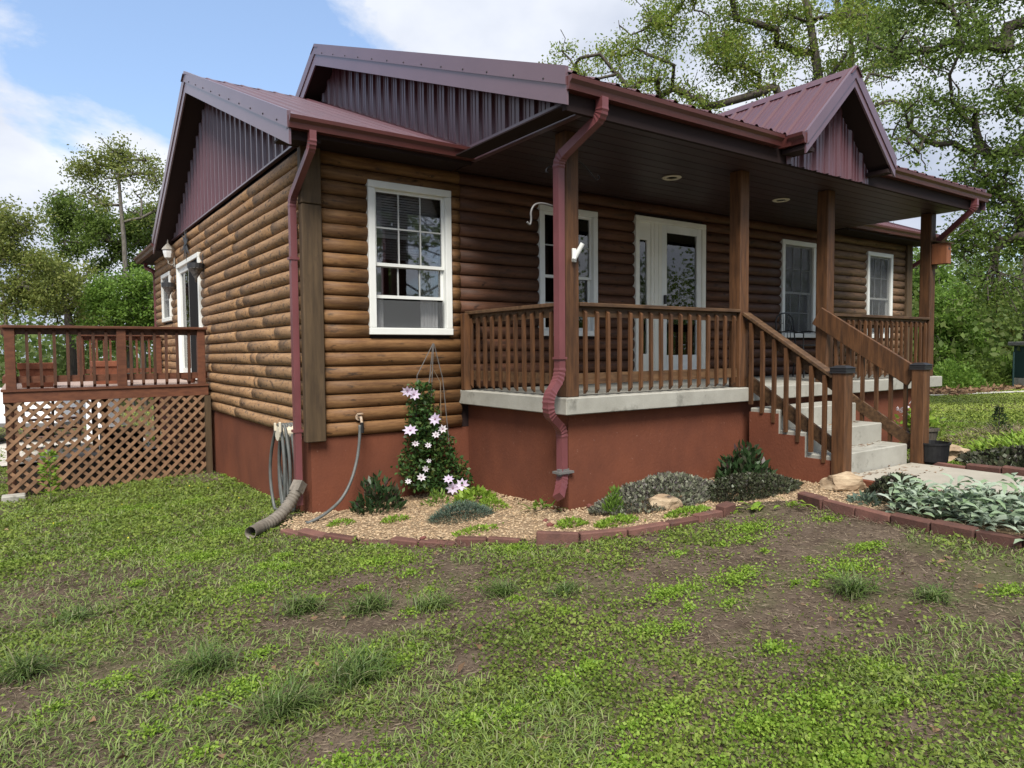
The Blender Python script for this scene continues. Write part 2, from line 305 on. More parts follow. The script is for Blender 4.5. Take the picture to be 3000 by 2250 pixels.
def bed():
    xs, ys = np.arange(-.6, 4.4, .06), np.arange(-6.3, .2, .06); X, Y = np.meshgrid(xs, ys); Z = bedz(X, Y)+(fbm(X*3, Y*3)-.5)*.04; rim = ~(inpoly(X+.09, Y, BED) & inpoly(X-.09, Y, BED) & inpoly(X, Y+.09, BED) & inpoly(X, Y-.09, BED)); Z = Z-.07*rim; n, m = X.shape; i = np.arange(n*m).reshape(n, m)
    F = np.stack([i[:-1, :-1], i[:-1, 1:], i[1:, 1:], i[1:, :-1]], -1).reshape(-1, 4); k = inpoly(X[:-1, :-1].ravel()+.03, Y[:-1, :-1].ravel()+.03, BED)
    g = mat('tan_gravel_mulch', (.20, .135, .08), .9, .2, (.28, .20, .125), 40, (1, 1, 1), .35, .65, .6, 60, (.14, .09, .055), 5, .55, .7)
    tag(np_mesh('planting_bed', np.stack([X, Y, Z], -1).reshape(-1, 3), F[k], g, smooth=True), 'gravel covered planting bed along the foundation', 'flower bed', kind='structure')
    n = 24000; x = rng.uniform(-.45, 4.3, n*2); y = rng.uniform(-5.6, .1, n*2); k = inpoly(x, y, BED) & (fbm(x*2+4, y*2) > .22); x, y = x[k], y[k]; n = len(x)
    P = np.stack([x, y, bedz(x, y)+(fbm(x*3, y*3)-.5)*.04+.004], 1); s = rng.uniform(.006, .013, (n, 1)); off = np.array([(1, 0, 0), (0, 1, 0), (-1, 0, 0), (0, -1, 0), (0, 0, .8), (0, 0, -.8)])
    a = rng.uniform(0, 6.3, n); ca, sa = np.cos(a), np.sin(a); V = np.empty((n, 6, 3))
    for q in range(6):
        o = off[q]*rng.uniform(.7, 1.3, (n, 1)); V[:, q, 0] = P[:, 0]+(o[:, 0]*ca*1.3-o[:, 1]*sa)*s[:, 0]; V[:, q, 1] = P[:, 1]+(o[:, 0]*sa*1.3+o[:, 1]*ca)*s[:, 0]; V[:, q, 2] = P[:, 2]+o[:, 2]*s[:, 0]
    T = np.array([(0, 1, 4), (1, 2, 4), (2, 3, 4), (3, 0, 4)])
    F = (np.arange(n)[:, None, None]*6+T[None]).reshape(-1, 3)
    tag(np_mesh('pea_gravel', V.reshape(-1, 3), F, M['peb']), 'loose tan pea gravel spread over the planting bed', 'gravel', kind='stuff')
bed()
def walkway():
    mb = MB()
    for i in range(4): mb.box(4.33, 5.74, -2.80-1.5*(i+1)+.012, -2.80-1.5*i, .08, .212, .008)
    tag(build('walkway', mb, M['walk']), 'pale concrete walkway leading to the porch steps', 'walkway', kind='structure')
walkway()
# ------------------------------------------------------------------ house
HW, HD = 11.46, 9.0                      # length along x, depth along y
ZF, ZT = .657, 3.40                      # foundation top, log wall top
ZP, ZPB = 1.059, .907                    # porch slab top and bottom
house = empty('log_house', (HW/2, HD/2, 0), 'long log cabin style house with burgundy metal roof, red foundation and covered porch', 'house')
fd = MB(); fd.box(0, HW, 0, HD, -.6, ZF-.004); build('foundation', fd, M['found'], house)
pb = MB(); pb.box(1.76, 8.58, -1.717, -.004, -.4, ZPB); build('porch_foundation', pb, M['found'], house)
sl = MB(); sl.box(1.64, 8.70, -1.837, -.002, ZPB+.002, ZP, .008); build('porch_slab', sl, M['conc'], house)
fl = MB(); fl.box(.05, HW-.05, .05, HD-.05, ZF, ZF+.1); build('floor', fl, M['dark'], house)
def panels(rect, holes):
    """cover rect (a0,a1,b0,b1) minus holes with rectangles"""
    A = sorted({rect[0], rect[1], *[h[0] for h in holes], *[h[1] for h in holes]}); B = sorted({rect[2], rect[3], *[h[2] for h in holes], *[h[3] for h in holes]})
    return [(a0, a1, b0, b1) for a0, a1 in zip(A, A[1:]) for b0, b1 in zip(B, B[1:]) if not any(h[0] <= (a0+a1)/2 <= h[1] and h[2] <= (b0+b1)/2 <= h[3] for h in holes)]
FW_OPEN = [(.602, 1.542, 1.65, 3.171), (2.72, 3.616, 1.65, 3.171), (4.266, 5.633, 1.10, 3.209), (7.436, 8.346, 1.65, 3.171), (9.945, 10.819, 1.65, 3.171)]
SD_OPEN = [(4.62, 6.42, 1.08, 2.98), (7.15, 8.05, 2.07, 2.95)]
def inset(o, d=.05): return (o[0]+d, o[1]-d, o[2]+d, o[3]-d)
wf = MB()
for a0, a1, b0, b1 in panels((0, HW, ZF, 3.42), [inset(o) for o in FW_OPEN]): wf.box(a0, a1, .0, .12, b0, b1)
wall_f = build('front_wall', wf, M['soffit'], house)
wl = MB()
for a0, a1, b0, b1 in panels((.12, HD, ZF, 3.46), [inset(o) for o in SD_OPEN]): wl.box(.0, .12, a0, a1, b0, b1)
wall_l = build('side_wall', wl, M['soffit'], house)
wr = MB(); wr.box(HW-.12, HW, .12, HD, ZF, 3.46); build('side_wall', wr, M['log_y'], house)
wb = MB(); wb.box(.12, HW-.12, HD-.12, HD, ZF, 3.46); build('back_wall', wb, M['log_r'], house)
NCO = 20; HC = (ZT-ZF)/NCO
def log(parent, a, b, z0, axis, m, hgt=HC):
    """one half round log from a to b along axis 0 (front wall) or 1 (side wall)"""
    n = max(3, int((b-a)/.45)+2); d0 = random.uniform(.043, .057); pr = [(-.49, .0), (-.46, .35), (-.36, .68), (-.18, .93), (.05, 1.0), (.26, .87), (.42, .55), (.48, .25), (.49, 0)]
    v = []; ph = random.uniform(0, 9); zc = z0+hgt/2
    for i in range(n):
        t = a+(b-a)*i/(n-1); k = 1+.05*math.sin(t*3.1+ph)+random.uniform(-.04, .04); e = .9 if i in (0, n-1) else 1; dz = .006*math.sin(t*2.3+ph*2)+.003*math.sin(t*7.1+ph)
        for pz, py in pr:
            w = -d0*py*k*e-.001; v.append((t, w, zc+pz*hgt*.985+dz*py) if axis == 0 else (w, t, zc+pz*hgt*.985+dz*py))
    q = len(pr); f = [(i*q+j, i*q+j+1, (i+1)*q+j+1, (i+1)*q+j) for i in range(n-1) for j in range(q-1)]+[tuple(range(q)), tuple(range((n-1)*q, n*q))]
    mb = MB().add(v, f); og = (a, 0, zc) if axis == 0 else (0, a, zc)
    o = build('log', mb, m, parent, smooth=False, origin=og)
    me = o.data; me.polygons.foreach_set('use_smooth', [True]*((n-1)*(q-1))+[False]*2)
    return o
def courses(parent, lo, hi, opens, axis, pick, zlo=ZF, n=NCO):
    for i in range(n):
        z0 = zlo+i*HC; z1 = z0+HC
        if axis == 0 and z1 > ZT+.01: break
        seg = [(lo, hi)]
        for o in opens:
            if min(z1, o[3])-max(z0, o[2]) > HC*.45:
                ns = []
                for s in seg:
                    if o[1] <= s[0] or o[0] >= s[1]: ns.append(s); continue
                    if o[0]+.012 > s[0]: ns.append((s[0], o[0]+.012))
                    if o[1]-.012 < s[1]: ns.append((o[1]-.012, s[1]))
                seg = ns
        for a, b in seg:
            cuts = [a]
            while b-cuts[-1] > 3.2: cuts.append(cuts[-1]+random.uniform(1.3, 2.9))
            if axis == 1 and b-a > 2.2 and len(cuts) < 3: cuts.append(a+random.uniform(.4, b-a-.4)); cuts.sort()
            cuts.append(b)
            for c0, c1 in zip(cuts, cuts[1:]):
                if c1-c0 > .02: log(parent, c0+.0015, c1-.0015, z0, axis, pick((c0+c1)/2))
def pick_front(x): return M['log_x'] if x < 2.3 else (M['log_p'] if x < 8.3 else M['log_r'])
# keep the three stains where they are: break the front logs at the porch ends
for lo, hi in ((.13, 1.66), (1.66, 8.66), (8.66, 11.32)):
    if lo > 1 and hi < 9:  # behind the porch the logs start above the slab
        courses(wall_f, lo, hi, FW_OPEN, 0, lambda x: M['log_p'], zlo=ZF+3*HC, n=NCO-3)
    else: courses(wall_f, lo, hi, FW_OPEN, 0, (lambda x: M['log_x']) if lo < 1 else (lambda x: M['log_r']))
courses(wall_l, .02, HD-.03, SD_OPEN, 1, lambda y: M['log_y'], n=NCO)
cbd = MB(); cbd.box(-.065, .128, -.078, .018, ZF-.03, 2.86, .008); build('corner_board', cbd, M['board'], house)
cbd = MB(); cbd.box(-.065, .128, -.078, .018, 2.866, 3.40, .008); build('corner_board', cbd, M['board'], house)
cbd = MB(); cbd.box(11.325, 11.52, -.078, .03, ZF-.03, 3.40, .008); build('corner_board', cbd, M['board'], house)
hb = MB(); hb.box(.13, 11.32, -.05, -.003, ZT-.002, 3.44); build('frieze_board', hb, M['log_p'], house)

def window(x0, x1, z0, z1, kind, y=0.0, side=False):
    """double hung window; side=True puts it in the side wall (x plays the part of y)"""
    def bx(a0, a1, d0, d1, b0, b1, c=0):
        m = MB(); (m.box(d0, d1, a0, a1, b0, b1, c) if side else m.box(a0, a1, d0, d1, b0, b1, c)); return m
    w = bx(x0, x0+.075, -.066, .02, z0+.075, z1-.075, .004); w.v += []; root = None
    fr = MB()
    for m in (bx(x0, x0+.072, -.066, .03, z0+.072, z1-.072, .005), bx(x1-.072, x1, -.066, .03, z0+.072, z1-.072, .005), bx(x0, x1, -.067, .03, z1-.07, z1, .005), bx(x0-.004, x1+.004, -.072, .03, z0, z0+.07, .005)): fr.add(m.v, m.f)
    root = build('window', fr, M['white'], house)
    a0, a1, b0, b1 = x0+.072, x1-.072, z0+.07, z1-.07; zm = b0+(b1-b0)*.46
    zb = zm-.24*(b1-b0) if kind == 'open' else zm          # lower sash raised
    def sash(lo, hi, d, thick=.028):
        m = MB()
        for s in (bx(a0, a0+.028, d, d+thick, lo, hi), bx(a1-.028, a1, d, d+thick, lo, hi), bx(a0+.028, a1-.028, d-.001, d+thick, lo, lo+.032), bx(a0+.028, a1-.028, d-.001, d+thick, hi-.03, hi)): m.add(s.v, s.f)
        build('sash', m, M['white'], root); g = bx(a0+.028, a1-.028, d+.013, d+.016, lo+.032, hi-.03); build('pane', g, M['glass'], root)
        for i in (1, 2):
            xx = a0+.028+(a1-a0-.056)*i/3; build('muntin', bx(xx-.0075, xx+.0075, d+.004, d+.011, lo+.032, hi-.03), M['muntin'], root)
        zz = (lo+hi)/2 if hi-lo > .3 else None
        if zz: build('muntin', bx(a0+.028, a1-.028, d+.0035, d+.0105, zz-.0075, zz+.0075), M['muntin'], root)
    sash(zm-.016, b1, -.02)
    if kind == 'open':
        sash(b0+.30, b0+.30+(zm-b0), .012); build('insect_screen', bx(a0, a1, -.012, -.010, b0, b0+.28), M['mesh'], root)
    else: sash(b0, zm+.016, .012)
    dd = .062
    if kind in ('open', 'blind'):
        top = b1; bot = b0+(b1-b0)*(.50 if kind == 'open' else .05); n = int((top-bot)/.026); 
        for i in range(n):
            m = MB(); zz = top-.02-i*.026
            m.obox(((a0+a1)/2, dd, zz), (1, 0, 0), (0, .5, .86), (0, -.86, .5), (a1-a0)/2-.01, .0125, .0008); build('blind_slat', m, M['blind'], root)
    if kind in ('open', 'curtain'):
        for s0, s1 in ((a0, a0+.16), (a1-.2, a1)):
            m = MB(); k = 14; v = []
            for i in range(k+1):
                xx = s0+(s1-s0)*i/k; v += [(xx, .15+.016*math.sin(i*2.1), b0-.1), (xx, .15+.016*math.sin(i*2.1), b1)]
            m.add(v, [(2*i, 2*i+2, 2*i+3, 2*i+1) for i in range(k)]); build('curtain', m, M['curtain'], root, smooth=True)
    if kind == 'lace':
        m = MB(); k = 40; v = []
        for i in range(k+1):
            xx = a0+(a1-a0)*i/k; sw = b0+(b1-b0)*(.36-.2*math.sin(math.pi*i/k)); v += [(xx, .12+.012*math.sin(i*1.7), sw), (xx, .12+.012*math.sin(i*1.7), b1)]
        m.add(v, [(2*i, 2*i+2, 2*i+3, 2*i+1) for i in range(k)]); build('curtain', m, M['curtain'], root, smooth=True)
    if kind in ('screen', 'blind', 'lace'): build('insect_screen', bx(a0, a1, -.034, -.032, b0, b1), M['mesh'], root)
    return root
window(*FW_OPEN[0], 'open'); window(*FW_OPEN[1], 'curtain'); window(*FW_OPEN[3], 'blind'); window(*FW_OPEN[4], 'lace'); window(*SD_OPEN[1], 'screen', side=True)
rm = MB()
for x0, x1 in ((.15, 3.9), (6.2, 11.2)): rm.box(x0, x1, 2.4, 2.45, ZF+.1, 3.4)
for x in (3.95, 6.15, 9.2): rm.box(x, x+.05, .13, 2.38, ZF+.1, 3.4)
build('partition', rm, M['dark'], house)
# front door with its side light
def door():
    x0, x1, z0, z1 = 4.266, 5.633, ZP+.004, 3.209; f = MB()
    f.box(x0, x0+.06, -.068, .05, z0, z1-.07, .005); f.box(x1-.075, x1, -.068, .05, z0, z1-.07, .005); f.box(x0, x1, -.07, .05, z1-.07, z1, .005); f.box(x0+.06, x1-.075, -.09, .1, z0, z0+.075)
    d = build('door', f, M['cream'], house)
    s0, s1 = x0+.06, x0+.30      # side light
    m = MB(); m.box(s0, s0+.045, -.03, .02, z0+.075, z1-.07); m.box(s1-.06, s1, -.03, .02, z0+.075, z1-.07); m.box(s0+.045, s1-.06, -.03, .02, z1-.30, z1-.07); m.box(s0+.045, s1-.06, -.03, .02, z0+.075, z0+.36)
    build('sidelight', m, M['cream'], d); m = MB(); m.box(s0+.045, s1-.06, -.012, -.008, z0+.36, z1-.30); build('pane', m, M['glass'], d)
    m = MB(); m.box(s1, s1+.20, -.05, .03, z0+.075, z1-.07, .004); m.box(s1+.05, s1+.07, -.058, -.05, z0+.075, z1-.07); m.box(s1+.13, s1+.15, -.058, -.05, z0+.075, z1-.07); build('mullion', m, M['cream'], d)
    a0, a1 = s1+.20, x1-.075     # storm door
    m = MB(); m.box(a0, a0+.10, -.045, 0, z0+.075, z1-.07, .004); m.box(a1-.085, a1, -.045, 0, z0+.075, z1-.07, .004); m.box(a0+.10, a1-.085, -.044, 0, z1-.17, z1-.07, .004); m.box(a0+.10, a1-.085, -.044, 0, z0+.075, z0+.34, .004)
    build('storm_door', m, M['white'], d); m = MB(); m.box(a0+.10, a1-.085, -.02, -.016, z0+.34, z1-.17); build('pane', m, M['glass'], d)
    m = MB(); m.box(a0+.03, a0+.06, -.085, -.045, z0+1.02, z0+1.14, .006); build('handle', m, M['black'], d)
    # inner door standing ajar: dark leaf with a shaped panel
    m = MB(); m.box(a0+.06, a0+.52, .14, .18, z0+.08, z1-.28); build('inner_door', m, M['black'], d)
door()
# patio door in the side wall
def patio():
    y0, y1, z0, z1 = SD_OPEN[0]; f = MB()
    f.box(-.068, .03, y0, y0+.07, z0, z1-.07, .004); f.box(-.068, .03, y1-.07, y1, z0, z1-.07, .004); f.box(-.07, .03, y0, y1, z1-.07, z1, .004); f.box(-.08, .03, y0+.07, y1-.07, z0, z0+.05)
    d = build('patio_door', f, M['white'], house); ym = (y0+y1)/2
    m = MB(); m.box(-.03, .02, ym-.03, ym+.05, z0+.05, z1-.07); m.box(-.03, .02, y1-.15, y1-.07, z0+.05, z1-.07); m.box(-.03, .02, ym+.05, y1-.15, z1-.16, z1-.07); m.box(-.03, .02, ym+.05, y1-.15, z0+.05, z0+.16); build('sash', m, M['white'], d)
    m = MB(); m.box(-.004, 0, ym+.05, y1-.15, z0+.16, z1-.16); build('pane', m, M['glass'], d)
    m = MB(); m.box(-.042, -.038, y0+.07, ym-.03, z0+.05, z1-.07); build('insect_screen', m, M['screen'], d)
patio()
# ---------------------------------------------------------------- roofs
RX0, RX1 = -.30, 11.76
def zmain(y): return 3.52+.402*(y+.44) if y <= 3.91 else 5.269-.545*(y-3.91)
def zrais(y): return 3.64+.389*(y+2.25) if y <= 3.30 else 5.799-.55*(y-3.30)
roof = MB(); roof.prism([(-.42, 3.42), (-.42, zmain(-.42)-.03), (3.91, 5.225), (7.15, zmain(7.15)-.05), (7.15, 3.42)], 0, .0, HW)      # closed attic body
roof_o = build('roof', roof, M['soffit'], house)
RIB = .2286
def ribprof(a, b, off=0):
    """(t, height) points of a ribbed sheet between a and b"""
    P = []; k = math.floor((a-off)/RIB)
    t = []
    while off+k*RIB < b:
        c = off+k*RIB; t += [(c-.032, 0), (c-.014, .019), (c+.014, .019), (c+.032, 0), (c+.085, 0), (c+.09, .004), (c+.098, .004), (c+.103, 0), (c+.145, 0), (c+.15, .004), (c+.158, .004), (c+.163, 0)]; k += 1
    P = [q for q in t if a < q[0] < b]; return [(a, 0)]+P+[(b, 0)]
def ribsheet(name, t0, t1, width, lo, hi, place, m, parent):
    """sheets of the given width; strips run from lo(t) to hi(t); place(t, s, h) -> xyz"""
    a = t0
    while a < t1-.01:
        b = min(t1, a+width); P = ribprof(a, b, t0+.05); v = []; f = []
        for t, h in P: v += [place(t, lo(t), h), place(t, hi(t), h)]
        for i in range(len(P)-1):
            if hi(P[i][0])-lo(P[i][0]) > .004 or hi(P[i+1][0])-lo(P[i+1][0]) > .004: f.append((2*i, 2*i+2, 2*i+3, 2*i+1))
        if f: build(name, MB().add(v, f), m, parent)
        a = b
# main roof sheets
for xa, xb in ((RX0+.01, 1.62), (8.6, RX1-.01)):
    ribsheet('roof_panel', xa, xb, .914, lambda t: -.50, lambda t: 3.90, lambda t, s, h: (t, s, zmain(s)+h), M['metal'], roof_o)
ribsheet('roof_panel', RX0+.01, RX1-.01, .914, lambda t: 3.92, lambda t: 7.2, lambda t, s, h: (t, s, zmain(s)+h), M['metal'], roof_o)
rc = MB()
for s in (-1, 1): rc.beam((RX0-.03, 3.91+s*.07, 5.278-(.03 if s < 0 else .038)), (1.7, 3.91+s*.07, 5.278-(.03 if s < 0 else .038)), .15, .006, (0, s*.4, 1))
build('ridge_cap', rc, M['metal'], roof_o)
def rake(x, pts, hgt, m, name, out=-1, thick=.02):
    """fascia following the roof line at x; two stepped bands"""
    o = []
    for band, (t0, t1, pr) in enumerate(((.045, -.10, .012), (-.10, -hgt, 0))):
        mb = MB()
        for (ya, za), (yb, zb) in zip(pts, pts[1:]):
            poly = [(ya, za+t0), (yb, zb+t0), (yb, zb+t1), (ya, za+t1)]
            mb.prism(poly, 0, x+out*pr, x-out*thick)
        build(name, mb, m, roof_o)
rake(RX0, [(-.50, zmain(-.5)), (3.91, 5.269)], .24, M['trim'], 'rake_fascia'); rake(RX0, [(3.911, 5.268), (7.2, zmain(7.2))], .24, M['trim'], 'rake_fascia')
rake(RX1, [(-.50, zmain(-.5)), (3.91, 5.269)], .24, M['trim'], 'rake_fascia', 1)
def rake_soffit(x0, x1, pts, d):
    mb = MB()
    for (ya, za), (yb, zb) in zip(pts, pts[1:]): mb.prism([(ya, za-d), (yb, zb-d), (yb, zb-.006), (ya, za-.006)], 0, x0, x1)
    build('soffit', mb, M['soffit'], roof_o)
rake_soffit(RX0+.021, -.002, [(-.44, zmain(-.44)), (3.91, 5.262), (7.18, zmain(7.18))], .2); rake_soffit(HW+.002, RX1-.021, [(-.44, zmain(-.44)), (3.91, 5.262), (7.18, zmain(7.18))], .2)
# front eave boxes of the main roof
for xa, xb in ((RX0+.02, 1.56), (8.62, RX1-.02)):
    mb = MB(); mb.box(xa, xb, -.44, -.002, 3.385, 3.405); mb.box(xa, xb, -.445, -.425, 3.36, 3.50); build('eave_soffit', mb, M['soffit'], roof_o)
# back lean-to edge
mb = MB(); mb.box(-.22, RX1, 7.12, 9.5, 3.30, 3.43); build('lean_to_roof', mb, M['soffit'], roof_o)
mb = MB(); mb.box(-.25, RX1, 7.1, 9.55, 3.432, 3.45); build('roof_panel', mb, M['metal'], roof_o)
# gable siding on the side wall
ribsheet('siding_panel', .02, 8.9, .914, lambda t: 3.465, lambda t: max(3.466, (zmain(t) if t < 7.1 else 3.4)-.19), lambda t, s, h: (-.012-h*1.5, t, s), M['siding'], wall_l)
mb = MB(); mb.box(-.05, -.002, 0, 8.9, 3.445, 3.464); build('flashing', mb, M['trim'], wall_l)
# raised porch roof
DXL, DXR = 4.17, 5.89
PX0, PX1 = 1.30, 8.90
SX0, SX1 = 1.60, 8.60
mb = MB(); mb.prism([(-2.18, 3.42), (-2.18, zrais(-2.18)-.04), (3.30, 5.75), (6.9, zrais(6.9)-.06), (6.9, 3.5)], 0, SX0+.02, SX1-.02); build('porch_roof_body', mb, M['soffit'], roof_o)
ribsheet('roof_panel', PX0+.01, PX1-.01, .914, lambda t: -2.02 if DXL < t < DXR else -2.30, lambda t: 3.29, lambda t, s, h: (t, s, zrais(s)+h), M['metal'], roof_o)
ribsheet('roof_panel', PX0+.01, PX1-.01, .914, lambda t: 3.31, lambda t: 6.95, lambda t, s, h: (t, s, zrais(s)+h), M['metal'], roof_o)
mb = MB()
for s in (-1, 1): mb.beam((PX0-.02, 3.30+s*.07, 5.775), (PX1+.02, 3.30+s*.07, 5.775), .15, .006, (0, s*.4, 1))
build('ridge_cap', mb, M['metal'], roof_o)
rake(PX0, [(-2.27, zrais(-2.27)), (3.30, 5.799)], .25, M['trim'], 'rake_fascia'); rake(PX0, [(3.301, 5.798), (6.95, zrais(6.95))], .25, M['trim'], 'rake_fascia')
rake(PX1, [(-2.27, zrais(-2.27)), (3.30, 5.799)], .25, M['trim'], 'rake_fascia', 1)
rake_soffit(PX0+.021, SX0-.002, [(-2.22, zrais(-2.22)), (3.30, 5.79), (6.9, zrais(6.9))], .2); rake_soffit(SX1+.002, PX1-.021, [(-2.22, zrais(-2.22)), (3.30, 5.79), (6.9, zrais(6.9))], .2)
ribsheet('siding_panel', -2.0, 3.9, .914, lambda t: max(3.50, zmain(t)+.01) if t > -.44 else 3.55, lambda t: zrais(t)-.19, lambda t, s, h: (SX0-.012-h*1.5, t, s), M['siding'], roof_o)
mb = MB(); mb.box(SX0-.05, SX0+.01, -2.19, -.44, 3.395, 3.475); mb.box(SX0-.062, SX0+.01, -2.19, -.44, 3.475, 3.55); build('ceiling_fascia', mb, M['trim'], roof_o)
mb = MB(); mb.box(SX1-.01, SX1+.05, -2.19, -.44, 3.395, 3.55); build('ceiling_fascia', mb, M['trim'], roof_o)
mb = MB()
for i in range(22):
    y = -.445+i*.19; mb.beam((1.625, y, zmain(y)+.012), (1.625, y+.188, zmain(y+.188)+.012), .07, .006)
build('flashing', mb, M['metal'], roof_o)
# porch ceiling: tongue and groove boards running across the porch
cw = .085; y = -2.17; i = 0
cl = []
while y < -.02:
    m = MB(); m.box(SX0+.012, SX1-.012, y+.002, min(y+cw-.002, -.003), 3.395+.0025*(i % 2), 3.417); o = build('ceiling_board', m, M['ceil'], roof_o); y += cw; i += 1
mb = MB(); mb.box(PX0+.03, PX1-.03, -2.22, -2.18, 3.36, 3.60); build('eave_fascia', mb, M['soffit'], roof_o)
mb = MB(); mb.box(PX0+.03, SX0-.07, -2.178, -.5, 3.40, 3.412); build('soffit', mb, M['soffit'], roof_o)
# dormer gable over the steps
DX, DY, DZ, DS = 5.03, -2.50, 4.41, .945
DXL, DXR = DX-.86, DX+.86
def zd(x): return DZ-DS*abs(x-DX)
for sgn in (-1, 1):
    def lo_(t): return 0.0
    def hi_(t, s_=sgn): return max(.02, min(.86, (DZ-(3.64+.389*(t+2.25)))/DS))
    ribsheet('dormer_panel', DY+.012, -.30, .914, lo_, hi_, lambda t, s, h, k=sgn: (DX+k*(s+h*.68), t, DZ-DS*s+h*.72), M['metal'], roof_o)
mb = MB()
for s in (-1, 1): mb.beam((DX+s*.05, DY-.03, DZ-.032), (DX+s*.05, -.3, DZ-.032), .14, .006, (s*.69, 0, .72))
build('ridge_cap', mb, M['metal'], roof_o)
for s in (-1, 1):
    for t0, t1, pr in ((.03, -.10, .012), (-.10, -.19, 0)):
        mb = MB(); mb.prism([(DX, DZ+t0), (DX+s*.87, DZ-DS*.87+t0), (DX+s*.87, DZ-DS*.87+t1), (DX, DZ+t1)], 1, DY-pr, DY+.02); build('rake_fascia', mb, M['trim'], roof_o)
    mb = MB(); mb.prism([(DX, DZ-.02), (DX+s*.85, DZ-DS*.85-.02), (DX+s*.85, DZ-DS*.85-.16), (DX, DZ-.16)], 1, DY+.021, -2.14); build('soffit', mb, M['soffit'], roof_o)
for xa, xb in ((DXL-.02, DXL+.16), (DXR-.12, DXR+.01)): build('eave_return', MB().box(xa, xb, DY+.021, -2.235, 3.44, 3.48), M['soffit'], roof_o)
ribsheet('siding_panel', DX-.80, DX+.80, 1.7, lambda t: 3.36, lambda t: max(3.361, zd(t)-.1), lambda t, s, h: (t, -2.232-h*1.6, s), M['siding'], roof_o)
SCREW = bpy.data.meshes.new('screw'); _b = MB().lathe((0, 0, 0), [(.009, -.004), (.009, .004), (.004, .008)], 6); SCREW.from_pydata(_b.v, [], _b.f)
def screws(p, q, n):
    for i in range(n):
        o = mesh_obj('screw', SCREW, M['black'], roof_o); o.location = Vector(p)+(Vector(q)-Vector(p))*((i+.5)/n)-wloc(roof_o); o.rotation_euler = (0, R(-90), 0)
screws((RX0-.012, -.42, zmain(-.42)-.075), (RX0-.012, 3.8, zmain(3.8)-.075), 10); screws((PX0-.012, -2.2, zrais(-2.2)-.075), (PX0-.012, 3.2, zrais(3.2)-.075), 13)
# gutters
def gutter(path_axis, a, b, y, z, out, name='gutter', caps=True):
    pr = [(0, 0), (0, -.105), (.075, -.105), (.085, -.06), (.112, -.035), (.118, -.004), (.106, -.004), (.10, -.03), (.074, -.06), (.066, -.096), (.008, -.096), (.008, 0)]
    mb = MB(); poly = [(y+out*d, z+h) for d, h in pr]; ax = path_axis
    mb.prism(poly, ax, a, b)
    if caps:
        full = [(y+out*d, z+h) for d, h in pr[:6]]
        mb.prism(full, ax, a-.004, a); mb.prism(full, ax, b, b+.004)
    return build(name, mb, M['gutter'], roof_o)
gutter(0, RX0+.0, 1.555, -.447, 3.50, -1); gutter(0, 8.66, RX1, -.447, 3.50, -1)
gutter(0, PX0+.005, 4.05, -2.222, 3.60, -1); gutter(0, DXR+.02, PX1-.005, -2.222, 3.60, -1)
gutter(1, -2.50, -2.342, DXL+.03, 3.60, -1); gutter(1, 7.15, 9.5, -.222, 3.42, -1)
mb = MB(); mb.box(DXL-.06, DXL+.06, -2.36, -2.222, 3.495, 3.596); build('gutter_corner', mb, M['gutter'], roof_o)
# downspouts: rectangular pipes with crimped elbows
def downspout(pts, w=.036, d=.028, parent=house, name='downspout'):
    P = [Vector(p) for p in pts]; out = [P[0]]; rad = [1]
    for i in range(1, len(P)-1):
        a = (P[i-1]-P[i]); b = (P[i+1]-P[i]); k = min(.085, a.length*.45, b.length*.45); a.normalize(); b.normalize()
        for j in range(9):
            t = j/8; q = (P[i]+a*k)*(1-t)**2+P[i]*2*t*(1-t)+(P[i]+b*k)*t*t; out.append(q); rad.append(1.07 if j % 2 else .97)
    out.append(P[-1]); rad.append(1)
    mb = MB().tube(out, rad, 4, True, (w, d)); return build(name, mb, M['spout'], parent)
ds = downspout([(-.10, -.50, 3.40), (-.10, -.50, 3.27), (-.105, .07, 2.92), (-.105, .07, .02)], .034, .03)
for z in (.72, 2.35):
    mb = MB(); mb.box(-.15, -.06, .03, .11, z, z+.025); build('strap', mb, M['spout'], ds)
ds = downspout([(1.66, -2.28, 3.50), (1.66, -2.28, 3.36), (1.63, -1.76, 3.13), (1.63, -1.76, 1.24), (1.47, -1.80, 1.08), (1.47, -1.80, .93), (1.70, -1.70, .78), (1.70, -1.70, .30), (1.56, -1.82, .20)], .040, .034)
mb = MB(); mb.box(1.585, 1.675, -1.81, -1.715, 1.40, 1.42); build('strap', mb, M['spout'], ds)
mb = MB(); mb.box(1.62, 1.79, -1.76, -1.66, .38, .40); mb.box(1.64, 1.75, -1.74, -1.70, .36, .42); build('strap', mb, M['grey'], ds)
ds = downspout([(8.52, -2.28, 3.50), (8.52, -2.28, 3.38), (8.66, -1.80, 3.05), (8.66, -1.66, 2.9), (8.66, -1.66, 1.08)], .038, .03)
ds = downspout([(-.16, 9.25, 3.32), (-.16, 9.25, 3.22), (-.03, 9.03, 3.12), (-.03, 9.03, .0)], .034, .03)
ds = downspout([(11.62, -.5, 3.40), (11.62, -.5, 3.28), (11.58, .05, 2.95), (11.58, .05, .3)], .034, .03)
